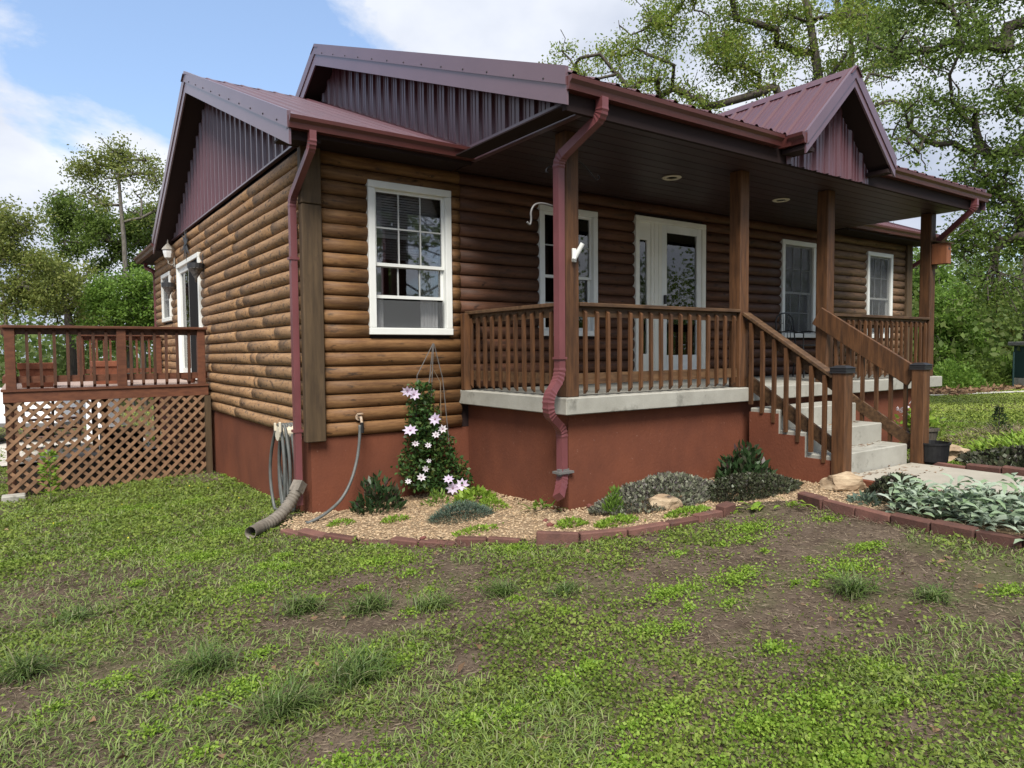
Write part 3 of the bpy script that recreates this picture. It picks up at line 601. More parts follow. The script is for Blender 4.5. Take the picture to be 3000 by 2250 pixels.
# ---------------------------------------------------------------- porch posts and rails
def post(x0, x1, y0, y1, z0, z1, m=None):
    mb = MB(); mb.box(x0, x1, y0, y1, z0, z1, .008); return build('porch_post', mb, m or M['wood'], house)
for x0 in (1.712, 4.14, 5.82, 8.455): post(x0, x0+.15, -1.755, -1.605, ZP, 3.396)
mb = MB(); mb.box(1.64, 1.73, -.13, -.055, ZP, 1.88, .005); build('porch_post', mb, M['wood'], house)
BAL = bpy.data.meshes.new('baluster')
def bal_mesh(h, w=.036):
    m = MB(); m.v = []; s = w/2; z1 = h
    v = [(-s, -s, .035), (s, -s, .035), (s, s, 0), (-s, s, 0), (-s, -s, z1-.03), (s, -s, z1-.03), (s, s, z1), (-s, s, z1)]
    m.add(v, [(3, 2, 1, 0), (4, 5, 6, 7), (0, 1, 5, 4), (1, 2, 6, 5), (2, 3, 7, 6), (3, 0, 4, 7)]); me = bpy.data.meshes.new('baluster'); me.from_pydata(m.v, [], m.f); return me
BAL = bal_mesh(.765, .031)
def rail_run(p, q, n, outward, skip=0):
    """level porch railing from p to q (xy at floor level); returns the railing part"""
    p, q = Vector((*p, ZP)), Vector((*q, ZP)); o = Vector((*outward, 0)); up = Vector((0, 0, 1))
    mb = MB().beam(p+up*.829, q+up*.829, .135, .036, c=.005); r = build('railing', mb, M['wood_h'], house)
    mb = MB().beam(p+up*.765-o*.0, q+up*.765-o*.0, .036, .088); build('upper_rail', mb, M['wood_h'], r)
    mb = MB().beam(p+up*.16, q+up*.16, .036, .10); build('lower_rail', mb, M['wood_h'], r)
    for i in range(n):
        c = p+(q-p)*((i+.6)/(n+.2))+o*.0375; b = mesh_obj('baluster', BAL, M['wood'], r); b.location = Vector((c.x, c.y, ZP+.022))-wloc(r); b.rotation_euler = (random.uniform(-.006, .006), random.uniform(-.012, .012), math.atan2(-o.x, -o.y)*-1 if abs(o.x) > .5 else random.uniform(-.03, .03))
    return r
rail_run((1.865, -1.70), (4.138, -1.70), 16, (0, -1)); rail_run((5.972, -1.70), (8.453, -1.70), 18, (0, -1))
rail_run((1.76, -.055), (1.76, -1.604), 11, (-1, 0)); rail_run((8.53, -.055), (8.53, -1.604), 11, (1, 0))
# ---------------------------------------------------------------- steps
st = MB()
STEP = [(-1.84, -2.2, .842), (-2.2, -2.5, .632), (-2.5, -2.78, .422)]
for ya, yb, z in STEP: st.box(4.21, 5.70, yb, ya, .0, z, .01)
steps = build('steps', st, M['conc'], house)
sw = MB(); sw.prism([(-1.84, -.2), (-1.84, .80), (-2.19, .80), (-2.19, .59), (-2.49, .59), (-2.49, .38), (-2.77, .38), (-2.77, -.2)], 0, 4.196, 4.2085); build('painted_step_side', sw, M['found'], steps)
def stair_rail(x, top, low, inner, nbal, side):
    """sloped railing between porch post and newel; top/low = (z at post, z at newel)"""
    y0, y1 = -1.757, -2.785
    mb = MB()
    if not inner:
        mb.beam((x, y0, top[0]), (x, y1, top[1]), .12, .036, c=.005); r = build('stair_railing', mb, M['wood_h'], house)
        mb = MB().beam((x+.03, y0, top[0]-.09), (x+.03, y1, top[1]-.09), .036, .12); build('upper_rail', mb, M['wood_h'], r)
    else:
        mb.beam((x, y0+.12, top[0]+.02), (x, y1, top[1]-.05), .038, .23, c=.006); r = build('stair_railing', mb, M['wood'], house)
    mb = MB().beam((x+.03, y0, low[0]), (x+.03, y1, low[1]), .036, .13); build('lower_rail', mb, M['wood_h'], r)
    for i in range(nbal):
        t = (i+.7)/(nbal+.3); y = y0+(y1-y0)*t; zt = top[0]+(top[1]-top[0])*t-.04; zb = low[0]+(low[1]-low[0])*t-.20
        mb = MB().box(x+side*.035-.018, x+side*.035+.018, y-.018, y+.018, zb, zt); build('baluster', mb, M['wood'], r)
stair_rail(4.235, (1.86, 1.20), (1.14, .50), False, 7, -1); stair_rail(5.80, (1.86, 1.20), (1.06, .42), True, 6, 1)
for x, zb in ((4.245, .05), (5.815, .2)):
    mb = MB().box(x-.07, x+.07, -2.92, -2.785, zb, 1.255, .007); n = build('newel_post', mb, M['wood'], house)
    mb = MB(); mb.box(x-.084, x+.084, -2.936, -2.769, 1.256, 1.285, .004); v = [(x-.09, -2.945, 1.285), (x+.09, -2.945, 1.285), (x+.09, -2.76, 1.285), (x-.09, -2.76, 1.285)]; w = [(x-.04, -2.892, 1.31), (x+.04, -2.892, 1.31), (x+.04, -2.812, 1.31), (x-.04, -2.812, 1.31)]
    mb.add(v+w, [(4, 5, 6, 7)]+[(i, (i+1) % 4, 4+(i+1) % 4, 4+i) for i in range(4)]); mb.box(x-.08, x+.08, -2.935, -2.77, 1.235, 1.256); build('post_cap', mb, M['black'], n)
mb = MB().box(4.262, 4.322, -3.75, -2.93, .06, .225, .006); tag(build('walk_curb', mb, M['found']), 'red painted concrete curb beside the walkway at the left newel post', 'curb')
# ------------------------------------------------------------------ wooden deck beside the house
def make_deck():
    X0, X1, Y0, Y1, ZD = -2.45, -.075, 4.1, 8.4, 1.05
    dk = empty('wooden_deck', ((X0+X1)/2, (Y0+Y1)/2, -.3), 'raised red stained wooden deck with railing and lattice skirt beside the house', 'deck')
    pale = mat('worn_deck_board', (.40, .31, .265), .7, .3, (.30, .22, .19), 4, (1, 6, 1), .35, .65, .1, 30, rnd=.12)
    n = 30; bw = (Y1-Y0)/n
    for i in range(n): build('deck_board', MB().box(X0-.02, X1, Y0+i*bw+.003-.02*(i == 0), Y0+(i+1)*bw-.003, ZD-.03, ZD), pale if i else M['deck'], dk)
    build('rim_board', MB().box(X0, X1, Y0, Y0+.04, ZD-.165, ZD-.032, .004), M['deck'], dk); build('rim_board', MB().box(X0, X0+.04, Y0+.042, Y1, ZD-.165, ZD-.032), M['deck'], dk); build('rim_board', MB().box(X0+.042, X1, Y1-.04, Y1, ZD-.165, ZD-.032), M['deck'], dk)
    for i in range(5): build('joist', MB().box(X0+.42+i*.42, X0+.46+i*.42, Y0+.042, Y1-.042, ZD-.17, ZD-.034), M['deckdark'], dk)
    for x, y in ((X0+.06, Y0+.1), (X0+.06, Y1-.1), (-1.2, Y1-.1), (X1-.1, Y1-.1), (-1.2, 6.2)): build('footing_post', MB().box(x-.045, x+.045, y-.045, y+.045, -.5, ZD-.17), M['deckdark'], dk)
    build('ledger_post', MB().box(X1-.06, X1+.02, Y0-.03, Y0+.06, -.5, ZD-.17), M['board'], dk)
    zt = 1.85
    def run(p, q, nb, posts, o, m=M['deckdark'], pm=M['deck']):
        p, q = Vector((*p, 0)), Vector((*q, 0)); up = Vector((0, 0, 1)); o = Vector((*o, 0))
        r = build('deck_railing', MB().beam(p+up*(zt-.018), q+up*(zt-.018), .15, .036, c=.005), pm, dk)
        build('upper_rail', MB().beam(p+up*(zt-.075)-o*.03, q+up*(zt-.075)-o*.03, .036, .075), m, r); build('lower_rail', MB().beam(p+up*1.17-o*.03, q+up*1.17-o*.03, .036, .085), pm, r)
        me = bal_mesh(zt-.04-ZD-.015, .034)
        for i in range(nb):
            c = p+(q-p)*((i+.7)/(nb+.4)); b = mesh_obj('baluster', me, m, r); b.location = Vector((c.x+o.x*.005, c.y+o.y*.005, ZD+.005))-wloc(r); b.rotation_euler = (random.uniform(-.01, .01), random.uniform(-.012, .012), 0)
        for t, w in posts:
            c = p+(q-p)*t; build('post', MB().box(c.x-w/2, c.x+w/2, c.y-.045, c.y+.045, ZD-.02, zt-.038, .005), pm, r)
    run((X0+.02, Y0+.03), (X1, Y0+.03), 16, ((.03, .11), (.545, .11), (.965, .10)), (0, -1))
    run((X0+.05, Y0+.1), (X0+.05, Y1), 22, ((.5, .09), (.985, .09)), (1, 0), M['deckdark'])
    a = ray(228, 990, 1, Y1-.05)[0]; run((a, Y1-.05), (X1, Y1-.05), 12, ((.02, .10), (.98, .09)), (0, -1), M['deck'])
    # lattice: two layers of diagonal slats, front and left side
    def lattice(axis, a0, a1, fixed, sgn):
        pn = empty('lattice_panel', (0, 0, 0)); pn.parent = dk; pn.location = Vector((a0, fixed, -.25) if axis == 0 else (fixed, a0, -.25))-wloc(dk)
        z0, z1 = -.27, .90; H = z1-z0
        for layer, sl in ((0, 1), (1, -1)):
            c = a0-H+.03 if sl > 0 else a0+.03
            while c < (a1 if sl > 0 else a1+H):
                # line a = c + sl*(z-z0)
                lo, hi = z0, z1
                if sl > 0: lo = max(lo, z0+(a0-c)); hi = min(hi, z0+(a1-c))
                else: lo = max(lo, z0+(c-a1)); hi = min(hi, z0+(c-a0))
                if hi-lo > .06:
                    f = fixed+sgn*(.006+.012*layer); pa, pq = c+sl*(lo-z0), c+sl*(hi-z0)
                    P, Q = ((pa, f, lo), (pq, f, hi)) if axis == 0 else ((f, pa, lo), (f, pq, hi))
                    build('lattice_slat', MB().beam(P, Q, .010, .040, (0, 1, 0) if False else ((-sl, 0, 1) if axis == 0 else (0, -sl, 1))), M['lattice'], pn)
                c += .142
    lattice(0, X0+.01, X1-.05, Y0+.0, 1); lattice(1, Y0+.12, Y1-.3, X0+.012, 1)
    # open stair down from the back edge
    xa, xb = ray(74, 1200, 1, Y1)[0], ray(237, 1200, 1, Y1)[0]; st_ = build('stair', MB().beam((xb+.03, Y1, .85), (xb+.03, Y1+1.7, -.4), .04, .24), M['deckdark'], dk)
    for xx in (xa-.03, (xa+xb)/2): build('stringer', MB().beam((xx, Y1, .85), (xx, Y1+1.7, -.4), .04, .24), M['deckdark'], st_)
    for i in range(6): build('tread', MB().box(xa, xb, Y1+.02+i*.27, Y1+.27+i*.27, .86-i*.2-.02, .86-i*.2+.015), M['deck'], st_)
    return dk
make_deck()
# things on, under and beyond the deck
def planter_box(x0, x1, y0, y1, z, h, label):
    p = empty('planter_box', ((x0+x1)/2, (y0+y1)/2, z), label, 'planter', 'terracotta planters on the deck'); t = .03
    m = MB(); m.add([(x0+t, y0+t, z), (x1-t, y0+t, z), (x1-t, y1-t, z), (x0+t, y1-t, z), (x0, y0, z+h-.08), (x1, y0, z+h-.08), (x1, y1, z+h-.08), (x0, y1, z+h-.08)], [(0, 1, 2, 3), (0, 1, 5, 4), (1, 2, 6, 5), (2, 3, 7, 6), (3, 0, 4, 7)])
    build('box', m, M['terra'], p); r = MB()
    for b in ((x0-.015, x1+.015, y0-.015, y0+.02), (x0-.015, x1+.015, y1-.02, y1+.015), (x0-.015, x0+.02, y0+.021, y1-.021), (x1-.02, x1+.015, y0+.021, y1-.021)): r.box(*b, z+h-.08, z+h, .004)
    build('rim', r, M['terra'], p); build('soil', MB().box(x0+.021, x1-.021, y0+.021, y1-.021, z+h-.06, z+h-.03), M['bark'], p)
planter_box(-2.28, -1.88, 4.55, 4.85, 1.052, .32, 'terracotta planter box behind the deck railing near its outer corner post'); planter_box(-1.42, -1.02, 5.0, 5.3, 1.052, .33, 'terracotta planter box behind the middle post of the deck railing')
mb = MB(); mb.lathe((-.22, 4.55, 1.052), [(.05, 0), (.07, .11), (.078, .11), (.078, .14), (.06, .14)], 14); tag(build('flower_pot', mb, M['terra'], smooth=False, origin=(-.22, 4.55, 1.052)), 'small terracotta pot at the house end of the deck', 'pot')
mb = MB(); mb.box(-2.50, -2.26, 3.86, 4.06, -.42, -.24, .01); tag(build('concrete_block', mb, M['conc'], origin=(-2.4, 3.96, -.3)), 'grey concrete block under the outer corner of the lattice', 'block')
def ac_unit():
    x0, x1, y0, y1 = -1.22, -.62, 6.6, 7.1; r = empty('condenser_unit', (-.92, 6.8, -.4), 'dark grey boxy cooling unit standing under the deck', 'cooling unit')
    build('casing', MB().box(x0, x1, y0, y1, -.4, .20, .01), M['plastic'], r); build('lid', MB().box(x0-.03, x1+.03, y0-.03, y1+.03, .201, .24, .008), M['grey'], r)
    for i in range(9): build('louvre', MB().box(x0+.03, x1-.03, y0-.012, y0-.001, -.3+i*.055, -.3+i*.055+.022), M['black'], r)
ac_unit()
def trailer():
    c = at(40, 1210, 15.2); gx, gy = c[0], c[1]; g = float(gz(gx, gy))+.04
    t = empty('utility_trailer', (gx, gy, g), 'low white utility trailer parked on the gravel beyond the deck', 'trailer'); ax = Vector((.8, -.6, 0)); ay = Vector((.6, .8, 0)); up = Vector((0, 0, 1)); o = Vector((gx, gy, g))
    def ob(a, b, z, ha, hb, hz, cc=0): return MB().obox(o+ax*a+ay*b+up*z, ax, ay, up, ha, hb, hz, cc)
    build('bed', ob(0, 0, .42, 1.55, .8, .05), M['grey'], t); white = mat('white_trailer_sheet', (.8, .82, .84), .5)
    for s in (-1, 1):
        build('side', ob(0, s*.79, .78, 1.55, .015, .33, .004), white, t); build('end', ob(s*1.54, 0, .78, .015, .76, .33, .004), white, t)
        for k in range(5): build('rib', ob(-1.5+k*.75, s*.812, .78, .025, .008, .33), white, t)
        w = MB(); c2 = o+ax*0+ay*s*.9+up*.27; w.tube([c2-ay*.09, c2+ay*.09], .27, 18); wh = build('wheel', w, M['plastic'], t); w = MB().tube([c2-ay*.095, c2+ay*.095], .14, 12); build('rim', w, M['grey'], wh)
    build('tongue', MB().beam(o+ax*1.56+up*.4, o+ax*2.6+up*.35, .07, .07), M['grey'], t)
trailer()
def white_cabinet():
    c = at(284, 1255, 14.6); g = float(gz(c[0], c[1])); a, b = at(252, 1200, 14.6), at(318, 1200, 14.6); w = (Vector(b)-Vector(a)); L = w.length; w.z = 0; w.normalize(); n = Vector((-w.y, w.x, 0)); o = Vector(((a[0]+b[0])/2, (a[1]+b[1])/2, g)); zt = float(at(284, 1160, 14.6)[2])
    r = empty('storage_cabinet', o, 'plain white storage cabinet standing beyond the deck', 'cabinet'); white = mat('white_cabinet_paint', (.72, .73, .76), .5); up = Vector((0, 0, 1)); h = (zt-g)
    build('case', MB().obox(o+up*h/2+n*.2, w, n, up, L/2, .2, h/2, .01), white, r)
    for s in (-1, 1): build('door', MB().obox(o+up*(h/2)+w*s*L/4-n*.008, w, n, up, L/4-.006, .007, h/2-.03, .002), white, r)
white_cabinet()
# wall lantern, tin wall planters and ornament on the side wall
def lantern():
    x, y, z = -.15, 6.62, 3.08; r = empty('wall_lantern', (0, y, z), 'weathered carriage lantern on the side wall above the deck', 'lantern')
    build('arm', MB().tube([(-.055, y, z-.05), (-.10, y, z-.09), (x, y, z-.06), (x, y, z)], .012, 8), M['lampm'], r, smooth=True)
    build('back_plate', MB().box(-.065, -.052, y-.05, y+.05, z-.12, z+.04, .004), M['lampm'], r)
    build('body', MB().lathe((x, y, z), [(.02, 0), (.055, .03), (.075, .12), (.08, .17)], 6), M['lampm'], r); build('glass', MB().lathe((x, y, z), [(.058, .04), (.079, .12), (.083, .165)], 6), M['blind'], r)
    build('roof', MB().lathe((x, y, z), [(.10, .17), (.075, .21), (.03, .26), (.012, .28), (.012, .31), (.003, .345)], 6), M['lampm'], r)
lantern()
def tin_planter(y, z, label):
    x = -.16; r = empty('wall_planter', (-.05, y, z), label, 'planter', 'tin wall planters beside the patio door')
    build('cone', MB().lathe((x, y, z), [(.012, -.06), (.02, 0), (.10, .13), (.11, .14)], 14), M['galv'], r, smooth=True); build('band', MB().lathe((x, y, z+.14), [(.112, 0), (.112, .07), (.10, .07), (.10, .0)], 14, cap=False), M['black'], r)
    build('hanger', MB().tube([(x+.09, y, z+.2), (-.06, y, z+.34), (-.055, y, z+.36)], .006, 6), M['black'], r); build('back_bracket', MB().box(-.075, -.05, y-.03, y+.03, z+.1, z+.2), M['black'], r)
tin_planter(4.30, 2.56, 'dark tin funnel planter on the log wall, on the porch side of the patio door'); tin_planter(6.62, 2.48, 'dark tin funnel planter on the log wall between the patio door and the small window')
def ornament():
    y, z = 5.5, 3.2; r = empty('wall_ornament', (-.05, y, z), 'black iron wall ornament of crossed blades above the patio door', 'ornament')
    for a in (35, 80, 125, 165):
        d = Vector((0, math.cos(R(a)), math.sin(R(a)))); n = Vector((0, -d.z, d.y)); c = Vector((-.065-.002*a/30, y, z)); l = .26 if a != 35 else .34
        mb = MB(); mb.add([c-d*l, c-d*l*.3+n*.035, c+n*.012, c+d*l*.45+n*.04, c+d*l, c+d*l*.4-n*.03, c-n*.012, c-d*l*.35-n*.04], [tuple(range(8))]); mb.v += [(p[0]-.006, p[1], p[2]) for p in mb.v[:8]]; mb.f += [tuple(range(15, 7, -1))]+[(i, (i+1) % 8, 8+(i+1) % 8, 8+i) for i in range(8)]
        build('blade', mb, M['black'], r)
ornament()
# garden hose on its hanger, tap and hose at the front wall
def hose_set():
    xw = -.02; yc = float(ray(833, 1268, 0, -.13)[1]); zc = float(ray(833, 1268, 0, -.13)[2])
    h = empty('hose_hanger', (xw, yc, zc), 'cream plastic hose hanger fixed to the foundation near the corner downspout', 'hose hanger')
    build('saddle', MB().tube([(-.012, yc, zc), (-.20, yc, zc)], [.075, .075], 14), M['beige'], h); build('horn', MB().box(-.215, -.195, yc+.03, yc+.06, zc+.02, zc+.10, .004), M['beige'], h); build('horn', MB().box(-.215, -.195, yc-.13, yc-.10, zc+.02, zc+.12, .004), M['beige'], h); build('back_plate', MB().box(-.012, -.002, yc-.14, yc+.08, zc-.06, zc+.12), M['beige'], h)
    pts = []; T = 5*40
    for i in range(T+1):
        k = i/40; a = 2*math.pi*k; lp = int(k); w = (.44, .15, .22, .16, .30, .14)[lp] if math.sin(a) > 0 else (.10, .13, .11, .15, .12, .12)[lp]; hg = (.40, .47, .50, .44, .52, .5)[lp]
        yy = yc+math.sin(a)*w*(1 if math.sin(a) > 0 else .95)+(.03 if math.sin(a) > 0 else -.02)*lp*.4; zz = zc+.085-hg*(1-math.cos(a)); s = (1-math.cos(a))/2
        pts.append((-.05-.03*lp-.012*math.sin(a*.5)+.0*s, yc+(yy-yc)*(.62+.38*math.sin(math.pi*s)), zz))
    g = float(gz(-.2, yc)); pts = [(x, y, max(z, g+.03)) for x, y, z in pts]
    tag(build('garden_hose', MB().tube(pts, .016, 7), M['hose'], smooth=True, origin=(xw, yc, zc)), 'grey garden hose coiled in long loops on the cream hanger', 'hose')
    b = ray(1052, 1222, 1, -.06); bx, bz = float(b[0]), float(b[2]); t = empty('garden_tap', (bx, -.05, bz), 'pale corroded garden tap on the front log wall', 'tap')
    build('escutcheon', MB().tube([(bx, -.045, bz), (bx, -.055, bz)], .035, 12), M['brass'], t); build('spout', MB().tube([(bx, -.05, bz), (bx, -.11, bz), (bx, -.125, bz-.05)], .014, 8), M['brass'], t); build('handle', MB().tube([(bx, -.09, bz+.03), (bx, -.09, bz+.04)], .032, 10), M['brass'], t)
    px = [(1054, 1245, -.13), (1053, 1290, -.14), (1045, 1350, -.17), (1028, 1410, -.22), (1000, 1462, -.27), (960, 1500, -.33), (925, 1522, -.36), (900, 1533, -.36)]
    P = [ray(u, v, 1, y) for u, v, y in px]; Q = []
    for i in range(len(P)-1):
        for k in range(5):
            s = k/5; p0, p1, p2, p3 = P[max(i-1, 0)], P[i], P[i+1], P[min(i+2, len(P)-1)]; Q.append(.5*((2*p1)+(p2-p0)*s+(2*p0-5*p1+4*p2-p3)*s*s+(3*p1-p0-3*p2+p3)*s**3))
    Q = [(q[0], q[1], max(q[2], float(gz(q[0], q[1]))+.045)) for q in Q]+[(-.16, -.30, float(gz(-.16, -.3))+.04)]
    s = tag(build('supply_hose', MB().tube(Q, .015, 8), M['hose'], smooth=True, origin=(bx, -.1, bz)), 'grey hose hanging from the garden tap down to the gravel', 'hose')
    build('coupling', MB().tube([(bx, -.124, bz-.05), (bx, -.13, bz-.15)], .019, 8), M['plastic'], s)
hose_set()
def drain_pipe():
    P = [Vector(p) for p in ((-.125, .02, .20), (-.19, .0, .10), (-.29, -.05, .005), (-.42, -.14, -.05), (-.55, -.25, -.062), (-.68, -.40, -.06))]; Q = []
    for i in range(len(P)-1):
        p0, p1, p2, p3 = P[max(i-1, 0)], P[i], P[i+1], P[min(i+2, len(P)-1)]
        for k in range(16):
            s = k/16; Q.append(.5*((2*p1)+(p2-p0)*s+(2*p0-5*p1+4*p2-p3)*s*s+(3*p1-p0-3*p2+p3)*s**3))
    n = len(Q); smoothend = n-14; r = [.052 if (i < 10 or i > smoothend) else (.058 if (i//2) % 2 else .050) for i in range(n)]
    mb = MB().tube(Q, r, 16, cap=False); d = Q[-1]-Q[-2]; d.normalize(); mb.tube([Q[-1], Q[-1]-d*.003, Q[-1]-d*.2], [.052, .045, .044], 16, cap=False); mb.tube([Q[-1]-d*.16, Q[-1]-d*.17], [.045, .045], 16)
    o = tag(build('drain_pipe', mb, M['pipe'], smooth=True, origin=(-.3, -.1, -.05)), 'grey corrugated drain pipe leading from the corner downspout onto the lawn', 'pipe')
    build('adapter', MB().tube([(-.095, .045, .245), (-.15, .01, .16)], 1, 4, True, (.052, .044)), M['pipe'], o)
drain_pipe()
# brackets, hooks, birdhouse, ceiling lights, chair on the porch
def bracket():
    p = ray(1680, 745, 1, -1.757); x, z = float(p[0]), float(p[2]); r = empty('flag_bracket', (x, -1.757, z), 'white flagpole bracket on the corner porch post', 'bracket')
    build('plate', MB().box(x-.022, x+.022, -1.775, -1.7565, z-.07, z+.05, .004), M['white'], r); build('socket', MB().tube([(x, -1.77, z-.04), (x+.045, -1.83, z+.09)], .021, 12), M['white'], r); build('socket', MB().tube([(x, -1.77, z-.02), (x-.035, -1.80, z-.055)], .016, 10), M['white'], r)
bracket()
def hook(name, pts, y, label, m, rad=.007):
    P = [Vector(ray(u, v, 1, y)) for u, v in pts]; Q = []
    for i in range(len(P)-1):
        p0, p1, p2, p3 = P[max(i-1, 0)], P[i], P[i+1], P[min(i+2, len(P)-1)]
        for k in range(6):
            s = k/6; Q.append(.5*((2*p1)+(p2-p0)*s+(2*p0-5*p1+4*p2-p3)*s*s+(3*p1-p0-3*p2+p3)*s**3))
    tag(build(name, MB().tube(Q+[P[-1]], rad, 6), m, smooth=True, origin=P[0]), label, 'hook')
hook('plant_hook', [(1660, 640), (1648, 618), (1625, 606), (1590, 596), (1567, 600), (1556, 620), (1556, 645), (1552, 658), (1544, 650)], -1.68, 'pale curved plant hook reaching from the corner porch post beside the downspout', M['grey'], .009)
hook('scroll_hook', [(1660, 500), (1625, 492), (1612, 488), (1602, 494), (1600, 504), (1606, 506)], -1.68, 'small iron scroll hook high on the corner porch post', M['black'], .006)
hook('plant_hook', [(1690, 470), (1708, 482), (1728, 504), (1742, 522), (1752, 526), (1756, 518), (1750, 512)], -1.60, 'thin iron hook under the porch ceiling beside the corner post', M['black'], .006)
def birdhouse():
    x0, x1, y0, y1, z0, z1 = 8.47, 8.60, -1.96, -1.758, 2.66, 2.95; wd = mat('orange_brown_cedar', (.28, .105, .045), .65, .3, (.2, .075, .035), 4, (6, 6, 1)); r = empty('birdhouse', ((x0+x1)/2, -1.86, z0), 'orange brown wooden birdhouse on the far porch post', 'birdhouse')
    build('box', MB().box(x0, x1, y0, y1, z0, z1, .004), wd, r); build('roof', MB().obox(((x0+x1)/2, (y0+y1)/2-.01, z1+.02), (1, 0, 0), (0, .98, .2), (0, -.2, .98), .085, .125, .009), M['board'], r); build('entrance_hole', MB().tube([((x0+x1)/2, y0-.003, z1-.08), ((x0+x1)/2, y0+.004, z1-.08)], .02, 12), M['black'], r); build('mount', MB().box(8.50, 8.56, -1.80, -1.758, z0-.06, z0-.002), M['board'], r)
birdhouse()
for u, v, lab in ((1968, 519, 'round cream ceiling light in the porch ceiling in front of the door'), (2288, 585, 'round cream ceiling light in the porch ceiling between the two step posts')):
    p = ray(u, v, 2, 3.393); r = empty('ceiling_light', (p[0], p[1], 3.39), lab, 'ceiling light'); build('trim_ring', MB().lathe((p[0], p[1], 3.39), [(.105, .004), (.11, -.004), (.095, -.012), (.06, -.008), (.06, .0)], 22, cap=False), M['beige'], r); build('lens', MB().lathe((p[0], p[1], 3.391), [(.059, .0), (.03, .0)], 18), M['grey'], r)
def chair():
    x, y = 6.96, -.66; r = empty('garden_chair', (x, y, ZP), 'black wrought iron chair on the porch in front of the window', 'chair'); k = M['black']; w, sh = .22, .45
    for sx in (-1, 1):
        build('leg', MB().tube([(x+sx*w, y-.2, ZP+sh), (x+sx*(w+.02), y-.24, ZP+.2), (x+sx*(w+.03), y-.23, ZP+.006)], .011, 6), k, r); build('leg', MB().tube([(x+sx*w, y+.2, ZP+sh), (x+sx*(w+.02), y+.25, ZP+.006)], .011, 6), k, r)
        build('armrest', MB().tube([(x+sx*w, y+.22, ZP+sh+.2), (x+sx*(w+.03), y, ZP+sh+.22), (x+sx*(w+.02), y-.22, ZP+sh+.18), (x+sx*w, y-.2, ZP+sh)], .01, 6), k, r); build('brace', MB().tube([(x+sx*w, y-.22, ZP+.1), (x-sx*w, y+.22, ZP+.4)], .007, 5), k, r)
    build('seat', MB().lathe((x, y, ZP+sh), [(.02, 0), (.24, 0), (.25, .012), (.24, .022), (.02, .022)], 20), k, r); arc = [(x-w, y+.2, ZP+sh)]+[(x-w*math.cos(t), y+.24, ZP+.80+.14*math.sin(t)) for t in np.linspace(0, math.pi, 11)]+[(x+w, y+.2, ZP+sh)]
    build('back_frame', MB().tube(arc, .011, 6), k, r)
    for s in (-.12, -.04, .04, .12): build('back_rod', MB().tube([(x+s, y+.21, ZP+sh+.02), (x+s, y+.24, ZP+.80+.14*math.sqrt(1-(s/w)**2))], .005, 5), k, r)
    for s in (-1, 1): build('scroll', MB().tube([(x+s*(.10-.075*t/4*math.cos(t*1.4)), y+.235, ZP+.80+.06*math.sin(t*1.4)*(1-t/5)) for t in np.linspace(0, 4, 16)], .005, 5), k, r)
chair()
# pots, rocks and edging
pot = empty('plant_tub', (5.93, -2.93, .212), 'low black plastic tub at the foot of the steps', 'tub')
build('tub', MB().lathe((5.93, -2.93, .213), [(.14, 0), (.155, .02), (.17, .205), (.18, .205), (.18, .225), (.168, .225), (.16, .18), (.15, .12), (.02, .12)], 26), M['plastic'], pot)
build('soil', MB().lathe((5.93, -2.93, .213), [(.15, .125), (.02, .14)], 20), M['bark'], pot)
def rock(loc, s, seed, label, m=M['rock'], lo=-.5):
    r2 = np.random.default_rng(seed); bm = bmesh.new(); bmesh.ops.create_icosphere(bm, subdivisions=3, radius=1)
    pl = [(Vector(r2.normal(size=3)).normalized(), r2.uniform(.55, .85)) for _ in range(9)]
    for v in bm.verts:
        p = v.co.copy()
        for n, d in pl:
            t = p.dot(n)
            if t > d: p -= n*(t-d)*.9
        p *= 1+.16*noise.fractal(p*2.2+Vector((seed, 0, 0)), .9, 2.1, 4); p *= 1+.05*math.sin(p.z*14+noise.noise(p*3)*3); v.co = Vector((p.x*s[0], p.y*s[1], max(p.z, lo)*s[2]))
    bmesh.ops.rotate(bm, cent=(0, 0, 0), matrix=Matrix.Rotation(r2.uniform(0, 3), 3, 'Z'), verts=bm.verts)
    me = bpy.data.meshes.new('rock'); bm.to_mesh(me); bm.free(); return tag(mesh_obj('rock', me, m, None, loc), label, 'rock')
rock((4.08, -2.95, .20), (.20, .14, .12), 3, 'pale jagged limestone rock beside the left newel post'); rock((2.30, -2.36, .115), (.17, .09, .10), 5, 'flat tan rock lying in front of the pale ground cover')
rock((6.75, -2.75, .22), (.24, .18, .10), 8, 'tan layered rock beside the walkway behind the black tub', lo=-.9); rock((6.5, -2.95, .17), (.14, .1, .06), 11, 'flat brown rock beside the black tub')
sl_m = mat('dark_red_lava_stone', (.10, .035, .03), .9, .2, (.16, .06, .05), 20)
for i, (u, v) in enumerate(((1612, 1548), (1646, 1545), (1770, 1552), (1815, 1535), (1845, 1530), (1597, 1535), (1725, 1495), (1240, 1570))):
    p = ray(u, v, 2, .02); rock((p[0], p[1], float(bedz(p[0], p[1]))+.012), (.035, .025, .022), 20+i, 'small dark red stone lying on the tan gravel', sl_m); tag(bpy.context.scene.objects[-1] if False else C.objects[-1], None, None, 'dark red stones on the gravel')
